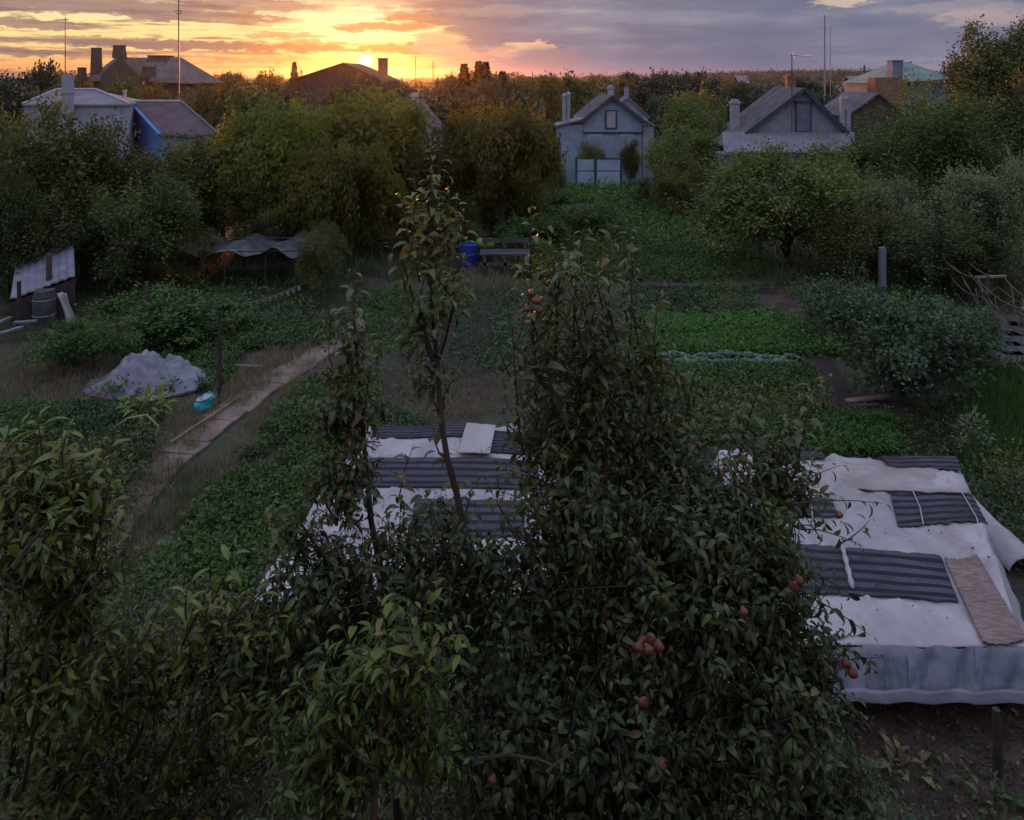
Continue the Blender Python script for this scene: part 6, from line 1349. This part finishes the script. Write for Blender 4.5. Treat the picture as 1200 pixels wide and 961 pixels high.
def cherry():
    root = empty('cherry_tree', (-2.9, 3.6, 0)); lf = Leafer(4); m = MB(); d = 3.5; fork = Vector((-2.6, 3.7, 2.4))
    limb(m, [Vector((-2.9, 3.6, -.1)), Vector((-2.8, 3.7, 1.2)), fork], .10, .07, 10)
    tips = [P(60, 520, 3.4), P(130, 560, 3.4), P(20, 600, 3.1), P(250, 680, 3.5), P(300, 700, 3.6), P(160, 760, 3.3), P(60, 740, 3.1), P(340, 820, 3.3)]
    for q in tips: limb(m, [fork, fork.lerp(q, .5) + Vector((0, 0, -.1)), q], .017, .005, 7)
    m.v = [tuple(Vector(v) - root.location) for v in m.v]; m.build('trunk', M['bark'], root, True)
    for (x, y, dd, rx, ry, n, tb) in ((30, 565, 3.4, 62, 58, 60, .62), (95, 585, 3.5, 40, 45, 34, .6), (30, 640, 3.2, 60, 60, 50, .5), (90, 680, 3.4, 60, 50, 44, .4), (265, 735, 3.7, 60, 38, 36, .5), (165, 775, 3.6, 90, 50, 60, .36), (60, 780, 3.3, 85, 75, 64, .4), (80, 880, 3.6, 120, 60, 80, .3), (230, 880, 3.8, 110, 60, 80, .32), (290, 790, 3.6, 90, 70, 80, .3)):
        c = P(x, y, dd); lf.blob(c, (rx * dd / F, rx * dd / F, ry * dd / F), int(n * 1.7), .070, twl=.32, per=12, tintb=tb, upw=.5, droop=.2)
    for (x0, y0, x1, y1, n) in ((20, 560, 5, 490, 10), (50, 560, 40, 480, 11), (75, 560, 85, 498, 9), (95, 570, 130, 520, 9), (60, 600, 140, 560, 10), (100, 610, 150, 590, 8), (10, 640, 0, 590, 8), (240, 720, 275, 645, 11), (260, 730, 320, 680, 10), (220, 740, 225, 680, 9), (280, 760, 330, 720, 9), (160, 760, 190, 700, 8)):
        lf.shoot(P(x0, y0, 3.4), P(x1, y1, 3.4), int(n * 1.2), .105, r=.005, tintb=.72, droop=.1, start=0)
    lf.shoot(P(15, 665, 3.0), P(62, 606, 3.05), 3, .1, r=.012, tintb=.4)
    lf.finish(root, M['cherry_leaf'], T_LONG, 300); tag(root, 'yellow green cherry tree in the lower left corner', 'cherry tree')
    root = empty('young_cherry_tree', (-.75, 3.2, 0)); lf = Leafer(5); m = MB()
    limb(m, [Vector((-.75, 3.2, -.1)), P(440, 920, 3.1), P(455, 800, 3.1), P(490, 745, 3.1)], .04, .008); limb(m, [P(440, 900, 3.1), P(380, 850, 3.1), P(360, 820, 3.1)], .015, .006); m.v = [tuple(Vector(v) - root.location) for v in m.v]; m.build('trunk', M['bark_pale'], root, True)
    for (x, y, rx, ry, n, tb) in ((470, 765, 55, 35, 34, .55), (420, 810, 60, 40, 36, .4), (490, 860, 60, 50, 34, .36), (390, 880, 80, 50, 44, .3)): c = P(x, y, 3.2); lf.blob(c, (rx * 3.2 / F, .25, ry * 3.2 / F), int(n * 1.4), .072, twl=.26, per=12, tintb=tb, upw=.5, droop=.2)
    for (x0, y0, x1, y1, n) in ((470, 780, 540, 735, 10), (455, 770, 445, 715, 8), (480, 770, 500, 705, 9), (430, 790, 400, 730, 8), (500, 790, 545, 760, 8), (400, 840, 350, 800, 8)): lf.shoot(P(x0, y0, 3.1), P(x1, y1, 3.1), n, .10, r=.005, tintb=.68, droop=.08, start=0)
    lf.finish(root, M['cherry_leaf'], T_LONG, 200); tag(root, 'young cherry with bright yellow green leaves at the bottom centre left', 'cherry tree')
cherry()

def undergrowth():
    # the tangle below, shrubs rooted in the ground
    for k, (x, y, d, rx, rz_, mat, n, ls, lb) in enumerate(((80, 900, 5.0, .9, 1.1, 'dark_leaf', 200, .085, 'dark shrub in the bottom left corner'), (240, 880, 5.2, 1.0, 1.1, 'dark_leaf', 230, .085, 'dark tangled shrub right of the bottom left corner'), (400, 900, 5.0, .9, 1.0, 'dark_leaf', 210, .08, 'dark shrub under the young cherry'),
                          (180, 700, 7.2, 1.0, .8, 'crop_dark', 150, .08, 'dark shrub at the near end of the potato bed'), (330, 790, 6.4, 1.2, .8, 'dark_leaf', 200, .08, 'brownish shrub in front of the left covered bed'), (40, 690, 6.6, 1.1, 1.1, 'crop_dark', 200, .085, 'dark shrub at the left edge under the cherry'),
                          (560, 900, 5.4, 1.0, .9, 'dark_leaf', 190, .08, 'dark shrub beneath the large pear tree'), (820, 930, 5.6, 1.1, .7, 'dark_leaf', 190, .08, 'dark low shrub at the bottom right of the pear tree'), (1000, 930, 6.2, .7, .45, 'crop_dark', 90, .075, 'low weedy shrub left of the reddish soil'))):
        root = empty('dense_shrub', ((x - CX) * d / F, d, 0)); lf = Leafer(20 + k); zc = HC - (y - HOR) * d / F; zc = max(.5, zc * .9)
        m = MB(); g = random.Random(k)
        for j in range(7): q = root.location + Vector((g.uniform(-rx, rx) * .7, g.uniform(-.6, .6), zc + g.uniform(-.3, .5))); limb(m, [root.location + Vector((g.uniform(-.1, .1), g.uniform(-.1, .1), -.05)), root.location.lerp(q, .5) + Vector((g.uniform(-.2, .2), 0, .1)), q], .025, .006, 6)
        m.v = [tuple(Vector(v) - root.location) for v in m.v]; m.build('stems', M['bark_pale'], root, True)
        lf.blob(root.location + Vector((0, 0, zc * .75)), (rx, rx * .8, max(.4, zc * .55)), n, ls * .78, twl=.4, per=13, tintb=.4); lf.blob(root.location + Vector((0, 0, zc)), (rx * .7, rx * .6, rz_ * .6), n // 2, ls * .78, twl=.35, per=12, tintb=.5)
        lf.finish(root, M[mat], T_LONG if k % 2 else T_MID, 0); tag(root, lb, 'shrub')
undergrowth()
def small_finds():
    # rusty board scrap and blue bag glimpsed through the leaves
    p = P(95, 930, 4.3); o = MB().box((0, 0, 0), (.09, .02, .11), rx=-.6, ry=.15).box((.05, .01, -.05), (.12, .02, .035), rx=-.5, rz=.2).box((-.05, .0, -.04), (.05, .02, .05), rx=-.3, ry=.5).build('rusty_scrap', M['rust']); o.location = p; tag(o, 'rust brown scrap caught in the shrub in the bottom left corner', 'scrap')
    for (x0, y0, x1, y1, d, r, lb) in ((60, 918, 128, 880, 4.1, .010, 'bare pale stick above the rust brown scrap'), (278, 910, 360, 862, 3.7, .008, 'bare reddish stick in the bottom left tangle')):
        a_, b_ = P(x0, y0, d), P(x1, y1, d + .2); m = MB(); m.tube([Vector((0, 0, 0)), (b_ - a_) * .5 + Vector((0, 0, .02)), b_ - a_], [r, r * .8, r * .4], 6); o = m.build('stick', M['bark_pale'], smooth=True); o.location = a_; tag(o, lb, 'stick')
small_finds()
